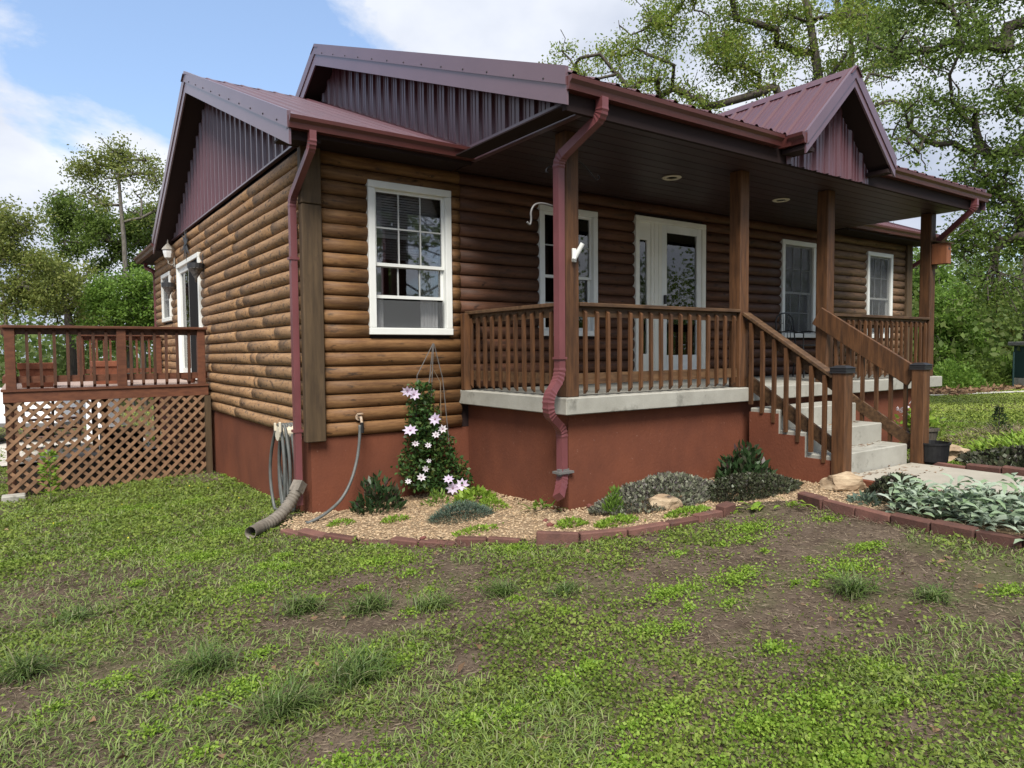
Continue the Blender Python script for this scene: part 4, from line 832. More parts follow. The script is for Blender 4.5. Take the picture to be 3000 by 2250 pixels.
def edging(pts, lens, h, sink, label, w=.09):
    e = empty('brick_edging', (pts[0][0], pts[0][1], float(gz(*pts[0]))), label, 'edging'); P = [Vector((*p, 0)) for p in pts]; L = [0]
    for a, b in zip(P, P[1:]): L.append(L[-1]+(b-a).length)
    def pos(s):
        for i in range(len(P)-1):
            if s <= L[i+1] or i == len(P)-2: return P[i]+(P[i+1]-P[i])*((s-L[i])/(L[i+1]-L[i]))
    s = 0
    while s < L[-1]-.1:
        l = lens*random.uniform(.85, 1.12); a, b = pos(s), pos(min(s+l, L[-1])); m = (a+b)/2; d = (b-a); ll = d.length; d.normalize(); n = Vector((-d.y, d.x, 0)); z = float(gz(m.x, m.y))
        tilt = random.uniform(-.05, .05); up = Vector((0, 0, 1)); d2 = (d+up*tilt).normalized(); u2 = (up+n*random.uniform(-.12, .12)); u2 = (u2-d2*u2.dot(d2)).normalized(); n2 = u2.cross(d2); hh = h*random.uniform(.85, 1.1)
        build('brick', MB().obox((m.x, m.y, z+hh/2-sink+random.uniform(-.008, .012)), d2, n2, u2, ll/2-.004, w/2*random.uniform(.9, 1.1), hh/2, .009), M['brick'], e, origin=(m.x, m.y, z)); s += l
edging([(-.40, -.42), (-.30, -.78), (-.05, -1.22)], .30, .085, .035, 'worn red edging bricks round the gravel bed by the house corner'); edging([(-.04, -1.24), (.32, -1.68), (.70, -2.02), (.93, -2.24)], .27, .085, .042, 'half buried red edging bricks in front of the grey mounded plant')
edging([(.95, -2.30), (1.18, -2.50), (1.5, -2.64), (1.9, -2.74), (2.3, -2.76), (2.75, -2.72)], .36, .105, .03, 'curved red edging bricks in front of the porch corner')
edging([(3.42, -2.95), (3.30, -3.35), (3.25, -3.75), (3.20, -4.2), (3.18, -4.7), (3.2, -5.4)], .33, .11, .02, 'straight row of red edging bricks beside the woolly silver plants'); edging([(5.85, -2.98), (5.85, -4.6)], .3, .12, .03, 'red edging bricks on the far side of the walkway')
# ------------------------------------------------------------------ foliage
def unit(a): return a/np.maximum(np.linalg.norm(a, axis=-1, keepdims=True), 1e-9)
def rleaf(P, D, Ln, Wd, fold=.15, rg=rng):
    """rhombus leaves: base P, direction D, one folded quad each"""
    n = len(P); D = unit(D); S_ = unit(np.cross(D, unit(rg.normal(size=(n, 3))))); Nn = np.cross(D, S_); Ln = np.broadcast_to(Ln, n)[:, None]; Wd = np.broadcast_to(Wd, n)[:, None]
    mid = P+D*Ln*.5; V = np.stack([P, mid+S_*Wd/2+Nn*Wd*fold, P+D*Ln, mid-S_*Wd/2+Nn*Wd*fold], 1)
    return V.reshape(-1, 3), np.arange(n*4).reshape(n, 4)
def blade(P, D, Ln, Wd, droop=.5, flat=False, rg=rng, peak=.45):
    """curved blades or long leaves, 4 triangles each"""
    n = len(P); D = unit(D); Ln = np.broadcast_to(Ln, n)[:, None]; Wd = np.broadcast_to(Wd, n)[:, None]; up = np.array([0, 0, 1.0])
    H = D.copy(); H[:, 2] = 0; H = unit(H+1e-4*rg.normal(size=(n, 3))*[1, 1, 0]); S_ = unit(np.cross(H, up)); S_ = unit(S_+.25*rg.normal(size=(n, 3)))
    dr = np.broadcast_to(droop, n)[:, None]
    p1 = P+D*Ln*.36; d2 = unit(D+H*dr*.6-up*dr*.45); p2 = p1+d2*Ln*.34; d3 = unit(d2+H*dr*.3-up*dr*.7); p3 = p2+d3*Ln*.30
    w1 = Wd*(.5 if not flat else .42); w2 = Wd*.46
    V = np.stack([P, p1-S_*w1, p1+S_*w1, p2-S_*w2*peak*2, p2+S_*w2*peak*2, p3], 1); T = np.array([(0, 2, 1), (1, 2, 4), (1, 4, 3), (3, 4, 5)])
    return V.reshape(-1, 3), (np.arange(n)[:, None, None]*6+T[None]).reshape(-1, 3)
def join(parts):
    V = []; F = []; o = 0
    for v, f in parts: V.append(v); F.append(f+o); o += len(v)
    return np.concatenate(V), np.concatenate(F)
LM = dict(
    clover=leafmat('clover_leaf', [(.12, .175, .03), (.19, .265, .043), (.25, .325, .056), (.14, .20, .036), (.30, .36, .078)], .65, .35, (1.6, (.62, .66, .60))),
    grass=leafmat('grass_blade', [(.11, .175, .035), (.165, .24, .05), (.23, .29, .08), (.085, .14, .03), (.29, .29, .14)], .5, .3),
    tuft=leafmat('tuft_blade', [(.06, .115, .02), (.10, .16, .035), (.15, .20, .06), (.05, .095, .02), (.24, .23, .12)], .45, .3),
    dark=leafmat('dark_shrub_leaf', [(.018, .04, .014), (.03, .06, .02), (.045, .08, .03), (.05, .028, .03)], .4, .2),
    clem=leafmat('clematis_leaf', [(.02, .05, .012), (.035, .085, .02), (.06, .12, .03), (.10, .13, .03)], .5, .25),
    grey=leafmat('grey_green_leaf', [(.06, .095, .07), (.10, .14, .11), (.075, .12, .07), (.13, .165, .13)], .7, .2),
    ajuga=leafmat('pale_purple_leaf', [(.12, .11, .095), (.20, .21, .14), (.095, .075, .085), (.24, .25, .17), (.10, .12, .07)], .45, .2),
    ajdark=leafmat('bronze_green_leaf', [(.04, .055, .025), (.055, .05, .035), (.07, .09, .04), (.035, .028, .028), (.10, .11, .06)], .4, .2),
    lamb=leafmat('woolly_silver_leaf', [(.27, .34, .24), (.36, .43, .33), (.18, .27, .13), (.45, .51, .43)], .85, .25),
    bright=leafmat('fresh_green_leaf', [(.13, .23, .025), (.20, .32, .035), (.27, .37, .055)], .55, .35),
    oakY=leafmat('young_oak_leaf', [(.17, .25, .035), (.235, .32, .05), (.13, .21, .03), (.29, .34, .07), (.23, .23, .06)], .55, .5),
    oakD=leafmat('oak_leaf', [(.08, .13, .025), (.125, .19, .036), (.17, .24, .048), (.10, .155, .028)], .5, .5),
    green=leafmat('woodland_leaf', [(.10, .19, .03), (.155, .265, .042), (.21, .33, .055), (.08, .145, .025)], .55, .5),
    olive=leafmat('olive_leaf', [(.17, .21, .05), (.23, .265, .06), (.14, .185, .042), (.29, .30, .085)], .55, .5),
    petal=leafmat('lilac_petal', [(.55, .42, .62), (.66, .55, .72), (.72, .66, .78)], .6, .35), petal2=leafmat('white_petal', [(.66, .62, .66), (.72, .66, .70)], .6, .3), yellow=leafmat('yellow_petal', [(.75, .6, .03), (.8, .7, .06)], .6, .3))
def mound(name, label, c, rx, ry, h, n, Ln, Wd, mt, cat='plant', up=.6, kind='r', group=None, jitter=.25, seed=1, shell=.55, zf=None, droop=.6):
    """low plant: leaves spread through a dome standing on the ground"""
    rg = np.random.default_rng(seed); a = rg.uniform(0, 2*np.pi, n); rr = np.sqrt(rg.uniform(0, 1, n)); x, y = rr*np.cos(a), rr*np.sin(a)
    nz = fbm(c[0]+x*rx*5+seed, c[1]+y*ry*5); top = np.maximum(.12, (1-rr**2.2))*(.65+.7*nz); k = shell+(1-shell)*rg.uniform(0, 1, n); edge = 1+.35*(fbm(np.cos(a)*2+seed*3, np.sin(a)*2)-.5)
    px_, py_ = c[0]+x*rx*edge, c[1]+y*ry*edge; base = (zf or bedz)(px_, py_); P = np.stack([px_, py_, base+h*top*k], 1)
    D = np.stack([x*.8, y*.8, np.full(n, up)], 1)+jitter*2*rg.normal(size=(n, 3))*[1, 1, .6]; ln = Ln*rg.uniform(.6, 1.3, n); wd = Wd*rg.uniform(.7, 1.2, n)
    V, F = (rleaf(P, D, ln, wd, rg=rg) if kind == 'r' else blade(P, D, ln, wd, droop, rg=rg))
    return tag(np_mesh(name, V, F, mt, origin=(c[0], c[1], float((zf or bedz)(c[0], c[1])))), label, cat, group)
mound('leafy_shrub', 'dark green leafy shrub against the foundation beside the hose', (.52, -.36), .23, .20, .30, 420, .085, .035, LM['dark'], 'shrub', 1.0, seed=3, shell=.15)
mound('leafy_shrub', 'dark leafy peony bush at the wall beside the steps', (3.85, -2.02), .30, .20, .33, 620, .10, .042, LM['dark'], 'shrub', 1.1, seed=4, shell=.1)
mound('mounded_plant', 'grey green needle leaved mound on the gravel', (.93, -1.22), .30, .19, .13, 2400, .055, .006, LM['grey'], 'plant', .9, 'b', seed=5, shell=.3)
mound('garden_plant', 'fresh green leafy plant at the foot of the clematis', (1.33, -.80), .20, .16, .13, 220, .075, .04, LM['bright'], 'plant', .7, seed=6)
yp = mound('garden_plant', 'low green plant dotted with tiny yellow flowers near the porch', (1.30, -1.15), .16, .14, .10, 420, .03, .012, LM['bright'], 'plant', .9, seed=7)
mound('garden_weed', 'toothed green weed at the corner of the porch foundation', (1.55, -1.62), .14, .10, .10, 26, .13, .03, LM['green'], 'weed', .5, 'b', seed=8)
mound('garden_weed', 'upright feathery green weed in front of the pale ground cover', (1.93, -2.12), .09, .08, .26, 420, .05, .014, LM['green'], 'weed', 1.2, seed=9, shell=.05)
mound('ground_cover', 'pale grey purple ground cover along the porch foundation', (2.60, -2.06), .80, .36, .20, 7600, .038, .026, LM['ajuga'], 'ground cover', .8, seed=10, shell=.6)
mound('ground_cover', 'dark bronze green ground cover in front of the peony bush', (3.40, -2.42), .60, .30, .16, 5200, .036, .024, LM['ajdark'], 'ground cover', .8, seed=11, shell=.6)
mound('ground_cover', 'bronze ground cover mound between the limestone rock and the silver plants', (4.0, -3.52), .30, .26, .22, 2200, .042, .028, LM['ajdark'], 'ground cover', .7, seed=12, shell=.55)
mound('ground_cover', 'dark ground cover along the walkway behind the silver plants', (4.12, -4.25), .22, .5, .13, 1600, .042, .028, LM['ajdark'], 'ground cover', .7, seed=13, shell=.55)
def wz(x, y): return gz(x, y)+.02
mound('ground_cover', 'dark leafy ground cover on the far side of the walkway', (6.6, -3.75), .62, .75, .18, 2600, .075, .05, LM['ajdark'], 'ground cover', .5, seed=14, shell=.6, zf=wz)
mound('garden_plant', 'bright green weeds behind the dark ground cover', (7.6, -3.4), .8, .7, .22, 900, .14, .025, LM['bright'], 'plant', .9, 'b', seed=15, shell=.1, zf=wz)
mound('dry_stems', 'pale dry stems at the edge of the far lawn', (9.0, -2.9), 1.3, .9, .16, 1500, .14, .008, M['straw'], 'dry grass', .7, 'b', seed=16, shell=.1, zf=wz)
for i, (x, y, rx, ry, h, n, l, w, mt, lab) in enumerate(((.05, -.62, .12, .09, .04, 160, .03, .018, 'bright', 'low bright weed on the gravel near the end of the hose'), (.45, -.88, .13, .08, .04, 180, .03, .018, 'bright', 'low bright weed on the gravel in front of the dark shrub'), (1.05, -.55, .12, .09, .14, 90, .06, .02, 'green', 'small upright green weed behind the needle leaved mound'), (1.72, -2.38, .22, .10, .05, 420, .032, .02, 'bright', 'bright creeping weed along the curved brick edging'), (2.35, -2.58, .26, .08, .05, 420, .032, .02, 'bright', 'bright creeping weed between the tan rock and the bricks'), (1.42, -2.15, .14, .10, .05, 220, .035, .02, 'bright', 'low weed on the gravel beside the feathery weed'), (.75, -1.75, .2, .08, .04, 200, .03, .018, 'bright', 'low weed along the half buried bricks'), (3.62, -3.42, .12, .12, .06, 90, .07, .025, 'grey', 'grey green seedling clump at the brick row corner'))):
    mound('garden_weed', lab, (x, y), rx, ry, h, n, l, w, LM[mt], 'weed', .7, seed=300+i, shell=.3)
# silver woolly plants: upright stems with long leaves
for i, (x, y, h, lab) in enumerate(((3.62, -3.92, .26, 'silver woolly leaved plant next to the bronze ground cover'), (3.62, -4.28, .30, 'silver woolly leaved plant in the middle of its row'), (3.58, -4.68, .34, 'silver woolly leaved plant with the tallest leaves'))):
    rg = np.random.default_rng(40+i); ns = 34; parts = []
    for k in range(ns):
        bx, by = x+rg.normal()*.14, y+rg.normal()*.13; hh = h*rg.uniform(.35, 1.0); m = 8; t = np.linspace(.05, 1, m)[:, None]; lean = rg.normal(size=2)*.06; P = np.concatenate([bx+lean[0]*t, by+lean[1]*t, float(bedz(bx, by))+hh*t], 1)
        a = np.arange(m)*2.4+rg.uniform(0, 6); D = np.stack([np.cos(a), np.sin(a), np.full(m, .55)+.5*t[:, 0]], 1); parts.append(blade(P, D, .135*rg.uniform(.8, 1.25, m), .042*rg.uniform(.8, 1.2, m), .9, True, rg=rg, peak=.5))
    V, F = join(parts); tag(np_mesh('silver_plant', V, F, LM['lamb'], origin=(x, y, float(bedz(x, y)))), lab, 'plant', 'silver woolly plants by the brick edging')
# dandelion rosettes and weeds at the brick corner
for i, (x, y, n, l, lab, mt) in enumerate(((2.85, -2.85, 12, .16, 'broad leaved weed at the gap in the brick edging', 'bright'), (3.75, -3.25, 14, .12, 'small grey green weed beside the brick row', 'grey'), (3.15, -3.0, 8, .2, 'tall narrow weed between the brick rows', 'bright'))):
    rg = np.random.default_rng(60+i); a = rg.uniform(0, 6.28, n); P = np.tile([x, y, float(gz(x, y))+.02], (n, 1))+rg.normal(size=(n, 3))*[.03, .03, 0]; D = np.stack([np.cos(a), np.sin(a), rg.uniform(.4, 1.6, n)], 1); V, F = blade(P, D, l*rg.uniform(.6, 1.2, n), .05 if i == 0 else .025, .8, True, rg=rg, peak=.5)
    tag(np_mesh('garden_weed', V, F, LM[mt], origin=(x, y, float(gz(x, y)))), lab, 'weed')
# flower helper
def flower_mesh(name, n, L_, W_, m, center):
    a = np.arange(n)*2*np.pi/n; D = np.stack([np.cos(a), np.sin(a), np.full(n, .22)], 1); P = D*.006; Sd = np.stack([-np.sin(a), np.cos(a), np.zeros(n)], 1)
    V = np.stack([P, P+D*L_*.45+Sd*W_/2+[0, 0, .004], P+D*L_, P+D*L_*.45-Sd*W_/2+[0, 0, .004]], 1).reshape(-1, 3); me = bpy.data.meshes.new(name); me.from_pydata(V.tolist(), [], np.arange(n*4).reshape(n, 4).tolist()); me.materials.append(m); return me
cen_m = mat('flower_centre', (.34, .16, .25), .7)
def clematis():
    r = empty('clematis', (1.38, -.16, float(bedz(1.38, -.16))), 'climbing clematis with large lilac flowers on a wire trellis at the log wall', 'climber'); rg = np.random.default_rng(5)
    # silhouette as rows (v, left u, right u)
    rows = [(1125, 1205, 1255), (1160, 1198, 1268), (1200, 1200, 1275), (1240, 1196, 1285), (1280, 1190, 1318), (1320, 1182, 1330), (1360, 1165, 1355), (1400, 1180, 1375), (1435, 1200, 1385)]
    P = []; 
    for (v0, l0, r0), (v1, l1, r1) in zip(rows, rows[1:]):
        n = int(270*((r0-l0)+(r1-l1))/200)
        for _ in range(n):
            t = rg.uniform(); u = rg.uniform(l0*(1-t)+l1*t, r0*(1-t)+r1*t)+rg.normal()*7; d = rg.uniform(-.30, -.06); P.append(ray(u, v0+(v1-v0)*t, 1, d))
    P = np.array(P); n = len(P); D = rg.normal(size=(n, 3))+[0, -.8, .1]; V, F = rleaf(P, D, .055*rg.uniform(.6, 1.3, n), .032*rg.uniform(.7, 1.2, n), rg=rg); tag(np_mesh('foliage', V, F, LM['clem'], r, wloc(r)), kind='stuff')
    for pts in ([(1245, 1440, -.12), (1250, 1200, -.11), (1268, 1010, -.10)], [(1300, 1440, -.12), (1262, 1200, -.11), (1270, 1008, -.10)], [(1215, 1440, -.12), (1222, 1100, -.10), (1269, 1006, -.10)], [(1330, 1440, -.12), (1297, 1110, -.10), (1271, 1006, -.10)], [(1292, 1230, -.1), (1290, 1120, -.1), (1268, 1080, -.1), (1255, 1120, -.1)]):
        build('trellis_wire', MB().tube([ray(u, v, 1, y) for u, v, y in pts], .0045, 5), M['grey'] if len(pts) < 4 else M['twig'], r)
    fm = flower_mesh('clematis_flower', 8, .068, .036, LM['petal'], None); fm2 = flower_mesh('clematis_flower', 7, .058, .03, LM['petal2'], None); cm = bpy.data.meshes.new('flower_centre'); b = MB().lathe((0, 0, .004), [(.007, 0), (.008, .006), (.003, .012)], 8); cm.from_pydata(b.v, [], b.f); cm.materials.append(cen_m)
    for i, (u, v) in enumerate(((1194, 1146), (1212, 1156), (1275, 1228), (1202, 1262), (1217, 1300), (1278, 1274), (1254, 1305), (1297, 1257), (1248, 1373), (1234, 1399), (1196, 1411), (1314, 1405), (1354, 1422), (1327, 1430), (1257, 1350))):
        p = ray(u, v, 1, -.33); o = mesh_obj('flower', fm if (i < 4 or 10 < i < 14) else fm2, None, r); o.location = Vector(p)-wloc(r); nrm = Vector((-.55+rg.normal()*.3, -.85, .35+rg.normal()*.25)); o.rotation_euler = nrm.to_track_quat('Z', 'Y').to_euler(); sc = rg.uniform(.8, 1.15) if (i < 4 or 10 < i < 14) else rg.uniform(.45, .85); o.scale = (sc, sc*rg.uniform(.75, 1), sc); c = mesh_obj('centre', cm, None, o)
clematis()
# pink flowers in a dark pot behind the newel, seedling conifer, sapling by the lattice
fp = empty('flower_pot', (7.15, -2.25, float(gz(7.15, -2.25))), 'dark pot with pale pink flowers behind the right newel post', 'pot'); g0 = float(gz(7.15, -2.25))
build('pot', MB().lathe((7.15, -2.25, g0), [(.16, 0), (.20, .27), (.215, .27), (.215, .30), (.19, .3)], 18), M['bark'], fp)
def pot_flowers():
    rg = np.random.default_rng(9); n = 260; P = np.array([7.15, -2.25, g0+.36])+rg.normal(size=(n, 3))*[.10, .10, .07]; V, F = rleaf(P, rg.normal(size=(n, 3))+[0, 0, .4], .08, .05, rg=rg); np_mesh('foliage', V, F, LM['bright'], fp, wloc(fp))
    me = flower_mesh('bloom', 7, .028, .022, LM['petal2'], None)
    for i in range(22):
        o = mesh_obj('bloom', me, None, fp); o.location = Vector((rg.normal()*.11, rg.normal()*.11, .50+rg.normal()*.06)); o.rotation_euler = (rg.normal()*.6+.5, rg.normal()*.5, rg.uniform(0, 6))
pot_flowers()
def seedling(x, y, h, lab):
    g = float(gz(x, y)); r = empty('conifer_seedling', (x, y, g), lab, 'seedling'); rg = np.random.default_rng(3); build('stem', MB().tube([(x, y, g), (x+.01, y, g+h)], [.008, .003], 5), M['bark'], r)
    n = 420; t = rg.uniform(.08, 1, n); a = rg.uniform(0, 6.28, n); rad = (1-t)*.16*rg.uniform(.2, 1, n)+.01; P = np.stack([x+rad*np.cos(a), y+rad*np.sin(a), g+h*t+rad*.3], 1); V, F = rleaf(P, np.stack([np.cos(a), np.sin(a), np.full(n, .7)], 1), .05, .014, rg=rg); np_mesh('foliage', V, F, LM['dark'], r, wloc(r))
seedling(9.3, -2.35, .42, 'small dark conifer seedling at the edge of the far lawn')
def sapling():
    x, y = -2.02, 3.25; g = float(gz(x, y)); r = empty('sapling', (x, y, g), 'slender green sapling growing in front of the deck lattice', 'sapling'); rg = np.random.default_rng(4); build('stem', MB().tube([(x, y, g), (x+.01, y, g+.3), (x-.01, y, g+.62)], [.007, .005, .003], 5), M['stem'], r)
    n = 170; t = rg.uniform(.15, 1, n); a = rg.uniform(0, 6.28, n); rad = rg.uniform(0, .085, n)*(1.1-.5*t); P = np.stack([x+rad*np.cos(a), y+rad*np.sin(a), g+.62*t], 1); V, F = rleaf(P, np.stack([np.cos(a), np.sin(a), rg.uniform(-.3, .9, n)], 1), .07, .03, rg=rg); np_mesh('foliage', V, F, LM['bright'], r, wloc(r))
sapling()
mound('vine_stem', 'sparse green sprig growing against the red porch wall', (2.9, -1.78), .10, .04, .14, 16, .05, .02, LM['bright'], 'sprig', .4, seed=19, shell=.7)
# ------------------------------------------------------------------ trees
def make_tree(name, label, trunk, clumps, nleaf, lsize, lm, bark, r0, seed, group=None, twigs=4, tip=.012, cat='tree', aspect=.6, spread=.55):
    rg = np.random.default_rng(seed); nodes = [np.array(trunk[0], float)]; par = [-1]; tr = [0]
    for a, b in zip(trunk, trunk[1:]):
        a, b = np.array(a, float), np.array(b, float); k = max(2, int(np.linalg.norm(b-a)/.8))
        for i in range(1, k+1): nodes.append(a+(b-a)*i/k+rg.normal(size=3)*.03); par.append(len(nodes)-2); tr.append(len(nodes)-1)
    lowz = trunk[0][2]+.28*(trunk[-1][2]-trunk[0][2])
    def attach(p, wobble=.1, step=.7, minz=None):
        N_ = np.array(nodes); d = np.linalg.norm(N_-p, axis=1)+np.maximum(0, N_[:, 2]-p[2])*.9
        if minz is not None: d = d+np.where(N_[:, 2] < minz, 50, 0)
        j = int(np.argmin(d)); a = nodes[j]; L_ = np.linalg.norm(p-a); k = max(2, int(L_/step)); prev = j; side = rg.normal(size=3)*wobble*L_
        for i in range(1, k+1):
            t = i/k; q = a+(p-a)*t+side*math.sin(math.pi*t)+np.array([0, 0, .10*L_*math.sin(math.pi*t)])+rg.normal(size=3)*.03*L_/k; nodes.append(q); par.append(prev); prev = len(nodes)-1
        return prev
    cl = sorted(clumps, key=lambda c: min(np.linalg.norm(np.array(c[0])-nodes[i]) for i in tr)); ends = []
    for c, r in cl: attach(np.array(c, float), .12, .7, lowz)
    for c, r in cl:
        for _ in range(twigs):
            p = np.array(c)+rg.normal(size=3)*r*.6; ends.append(attach(p, .15, .5, lowz))
    n = len(nodes); cnt = np.zeros(n); child = [[] for _ in range(n)]
    for i in range(n-1, 0, -1): child[par[i]].append(i)
    for i in range(n-1, -1, -1): cnt[i] = max(1, sum(cnt[j] for j in child[i]))
    rad = tip*cnt**.5; rad = np.minimum(rad*(1 if rad[0] <= 0 else r0/rad[0])**.5, r0); rad = np.minimum(rad, .42*r0); rad[0] = r0
    for k, i in enumerate(tr): rad[i] = max(rad[i], r0*(1-.75*k/len(tr)))
    mb = MB(); done = set()
    for i in range(n):
        for j in child[i]:
            if j in done: continue
            ch = [i, j]; done.add(j); q = j
            while child[q]:
                nx = max(child[q], key=lambda w: cnt[w]); ch.append(nx); done.add(nx); q = nx
            mb.tube([nodes[k] for k in ch], [min(rad[k], rad[j]*1.05) if k == i else rad[k] for k in ch], 7 if rad[j] > .06 else 4, cap=False)
    base = np.array(trunk[0]); root = empty(name, base, label, cat, group); build('trunk', mb, bark, root, smooth=True, recalc=False)
    vol = np.array([r**2.2 for _, r in cl]); pick = rg.choice(len(cl), nleaf, p=vol/vol.sum()); Cn = np.array([c for c, _ in cl], float)[pick]; Rr = np.array([r for _, r in cl])[pick][:, None]
    # leaves gather in small sprays inside every clump
    ns = max(6, nleaf//26); spc = rg.choice(len(cl), ns, p=vol/vol.sum()); sp = np.array([c for c, _ in cl], float)[spc]+rg.normal(size=(ns, 3))*np.array([r for _, r in cl])[spc][:, None]*[spread, spread, spread*.75]
    pk = rg.integers(0, ns, nleaf); P = sp[pk]+rg.normal(size=(nleaf, 3))*.15; D = rg.normal(size=(nleaf, 3))+[0, 0, -.15]; V, F = rleaf(P, D, lsize*rg.uniform(.6, 1.35, nleaf), lsize*aspect*rg.uniform(.7, 1.2, nleaf), rg=rg); np_mesh('crown', V, F, lm, root, base)
    return root
def clumps_px(spec, depth, rg, jit=.8):
    """crown masses: (u, v, radius in px, number) at a survey distance"""
    out = []
    for u, v, rp, n in spec:
        rm = rp/FPX*depth
        for _ in range(n): out.append((at(u+rg.normal()*rp*.45, v+rg.normal()*rp*.35, depth+rg.normal()*rm*.6*jit), max(.35, rm*rg.uniform(.35, .6))))
    return out
rgt = np.random.default_rng(21)
def gnd(p): return (p[0], p[1], float(gz(p[0], p[1]))-.1)
# big young-leaved oak behind the house
d = 25; make_tree('oak_tree', 'large oak with yellow green young leaves rising behind the porch roof', [gnd(at(2425, 1000, d)), at(2420, 500, d), at(2398, 250, d), at(2370, 60, d), at(2330, -180, d)],
    clumps_px([(1700, 190, 70, 4), (1830, 130, 110, 6), (1960, 60, 110, 6), (2100, 150, 120, 7), (2230, 60, 120, 6), (1880, 260, 90, 5), (2050, 290, 90, 5), (2200, 250, 100, 6), (2330, 130, 110, 6), (2480, 80, 100, 5), (2450, 250, 90, 4), (2000, -60, 150, 6), (2250, -90, 150, 6), (2500, -80, 140, 5), (1680, 240, 45, 2), (2330, 330, 80, 3), (2560, 200, 70, 3)], d, rgt), 34000, 0.115, LM['oakY'], M['bark'], .34, 1, twigs=5)
d = 27; make_tree('oak_tree', 'slender oak with a straight grey trunk beside the dormer peak', [gnd(at(2500, 1000, d)), at(2490, 350, d), at(2495, 100, d), at(2460, -120, d)], clumps_px([(2560, 60, 90, 5), (2450, 20, 80, 4), (2600, 180, 80, 4), (2650, 60, 80, 4), (2420, 160, 60, 3), (2640, 300, 70, 3), (2720, 420, 60, 2)], d, rgt), 11000, 0.11, LM['oakY'], M['bark'], .22, 2, twigs=3)
# near oak reaching in from the right
d = 15; make_tree('oak_tree', 'dark green oak spreading its limbs over the far end of the porch', [gnd(at(3330, 1000, d)), at(3310, 600, d), at(3290, 200, d), at(3260, -250, d)],
    clumps_px([(2700, 130, 110, 6), (2800, 60, 110, 6), (2900, 150, 110, 5), (2960, 280, 110, 6), (2820, 330, 80, 4), (2700, 300, 70, 4), (2780, 430, 80, 4), (2900, 450, 100, 5), (2650, 420, 60, 3), (2960, 560, 100, 6), (2830, 560, 80, 3), (2880, 680, 80, 5), (2970, 730, 100, 6), (2800, 720, 50, 2), (2930, 860, 60, 3), (2880, -60, 130, 6), (2700, -60, 120, 5), (3080, 100, 150, 6), (3120, 400, 150, 6), (3130, 700, 140, 6), (2600, 90, 70, 3), (3000, 900, 60, 3)], d, rgt), 36000, 0.085, LM['oakD'], M['bark'], .3, 3, twigs=5)
# left: tall airy tree and broad oak behind the house corner
d = 24; make_tree('airy_tree', 'tall airy tree with a bare pale trunk beyond the deck', [gnd(at(380, 1000, d)), at(374, 900, d), at(368, 700, d), at(352, 600, d), at(348, 520, d), at(362, 450, d)], clumps_px([(365, 450, 30, 2), (318, 462, 30, 2), (276, 470, 26, 2), (226, 488, 22, 2), (250, 500, 20, 1), (410, 468, 24, 2), (335, 505, 34, 2), (395, 510, 30, 2), (440, 530, 26, 2), (470, 560, 26, 2), (290, 530, 26, 2), (262, 565, 18, 1), (300, 600, 18, 1), (425, 575, 22, 1), (470, 620, 24, 2), (410, 640, 20, 1), (355, 480, 24, 1)], d, rgt), 6500, 0.1, LM['olive'], M['barkl'], .115, 5, twigs=4, tip=.03, spread=.6)
d = 27; make_tree('oak_tree', 'broad oak with a low sweeping limb behind the house corner', [gnd(at(560, 1000, d)), at(540, 850, d), at(500, 790, d), at(480, 650, d)], clumps_px([(170, 610, 50, 5), (230, 640, 60, 6), (300, 640, 60, 6), (370, 650, 60, 6), (440, 640, 55, 5), (180, 680, 50, 5), (270, 710, 55, 5), (360, 720, 50, 4), (440, 720, 50, 4), (200, 740, 40, 3), (420, 800, 50, 3), (300, 780, 40, 2)], d, rgt), 20000, 0.115, LM['oakD'], M['bark'], .3, 6, twigs=3)
d = 22; make_tree('woodland_tree', 'yellow green tree at the outer end of the deck', [gnd(at(-40, 1000, d)), at(-20, 800, d), at(20, 650, d)], clumps_px([(20, 640, 50, 5), (70, 660, 45, 4), (-40, 650, 60, 3), (30, 740, 70, 7), (110, 770, 55, 5), (-60, 780, 90, 4), (60, 840, 60, 6), (130, 870, 50, 4), (20, 900, 50, 4), (180, 820, 40, 3)], d, rgt), 17000, 0.1, LM['olive'], M['barkl'], .2, 7, twigs=3)
d = 25; make_tree('woodland_tree', 'olive green tree with a dark leaning trunk seen above the deck railing', [gnd(at(215, 1060, d)), at(205, 960, d), at(185, 870, d), at(170, 790, d)], clumps_px([(150, 800, 50, 5), (220, 830, 50, 5), (120, 870, 45, 4), (250, 880, 45, 4), (180, 900, 50, 3), (270, 940, 35, 2)], d, rgt), 10000, 0.105, LM['olive'], M['bark'], .2, 8, twigs=4)
d = 23; make_tree('maple_tree', 'bright green young maple beside the back corner of the house', [gnd(at(420, 1060, d)), at(415, 950, d), at(405, 850, d)], clumps_px([(330, 850, 50, 6), (400, 840, 50, 6), (300, 900, 45, 5), (370, 920, 55, 6), (440, 900, 45, 5), (330, 970, 45, 5), (430, 970, 45, 5), (260, 960, 40, 4)], d, rgt), 17000, 0.105, LM['green'], M['bark'], .12, 9)
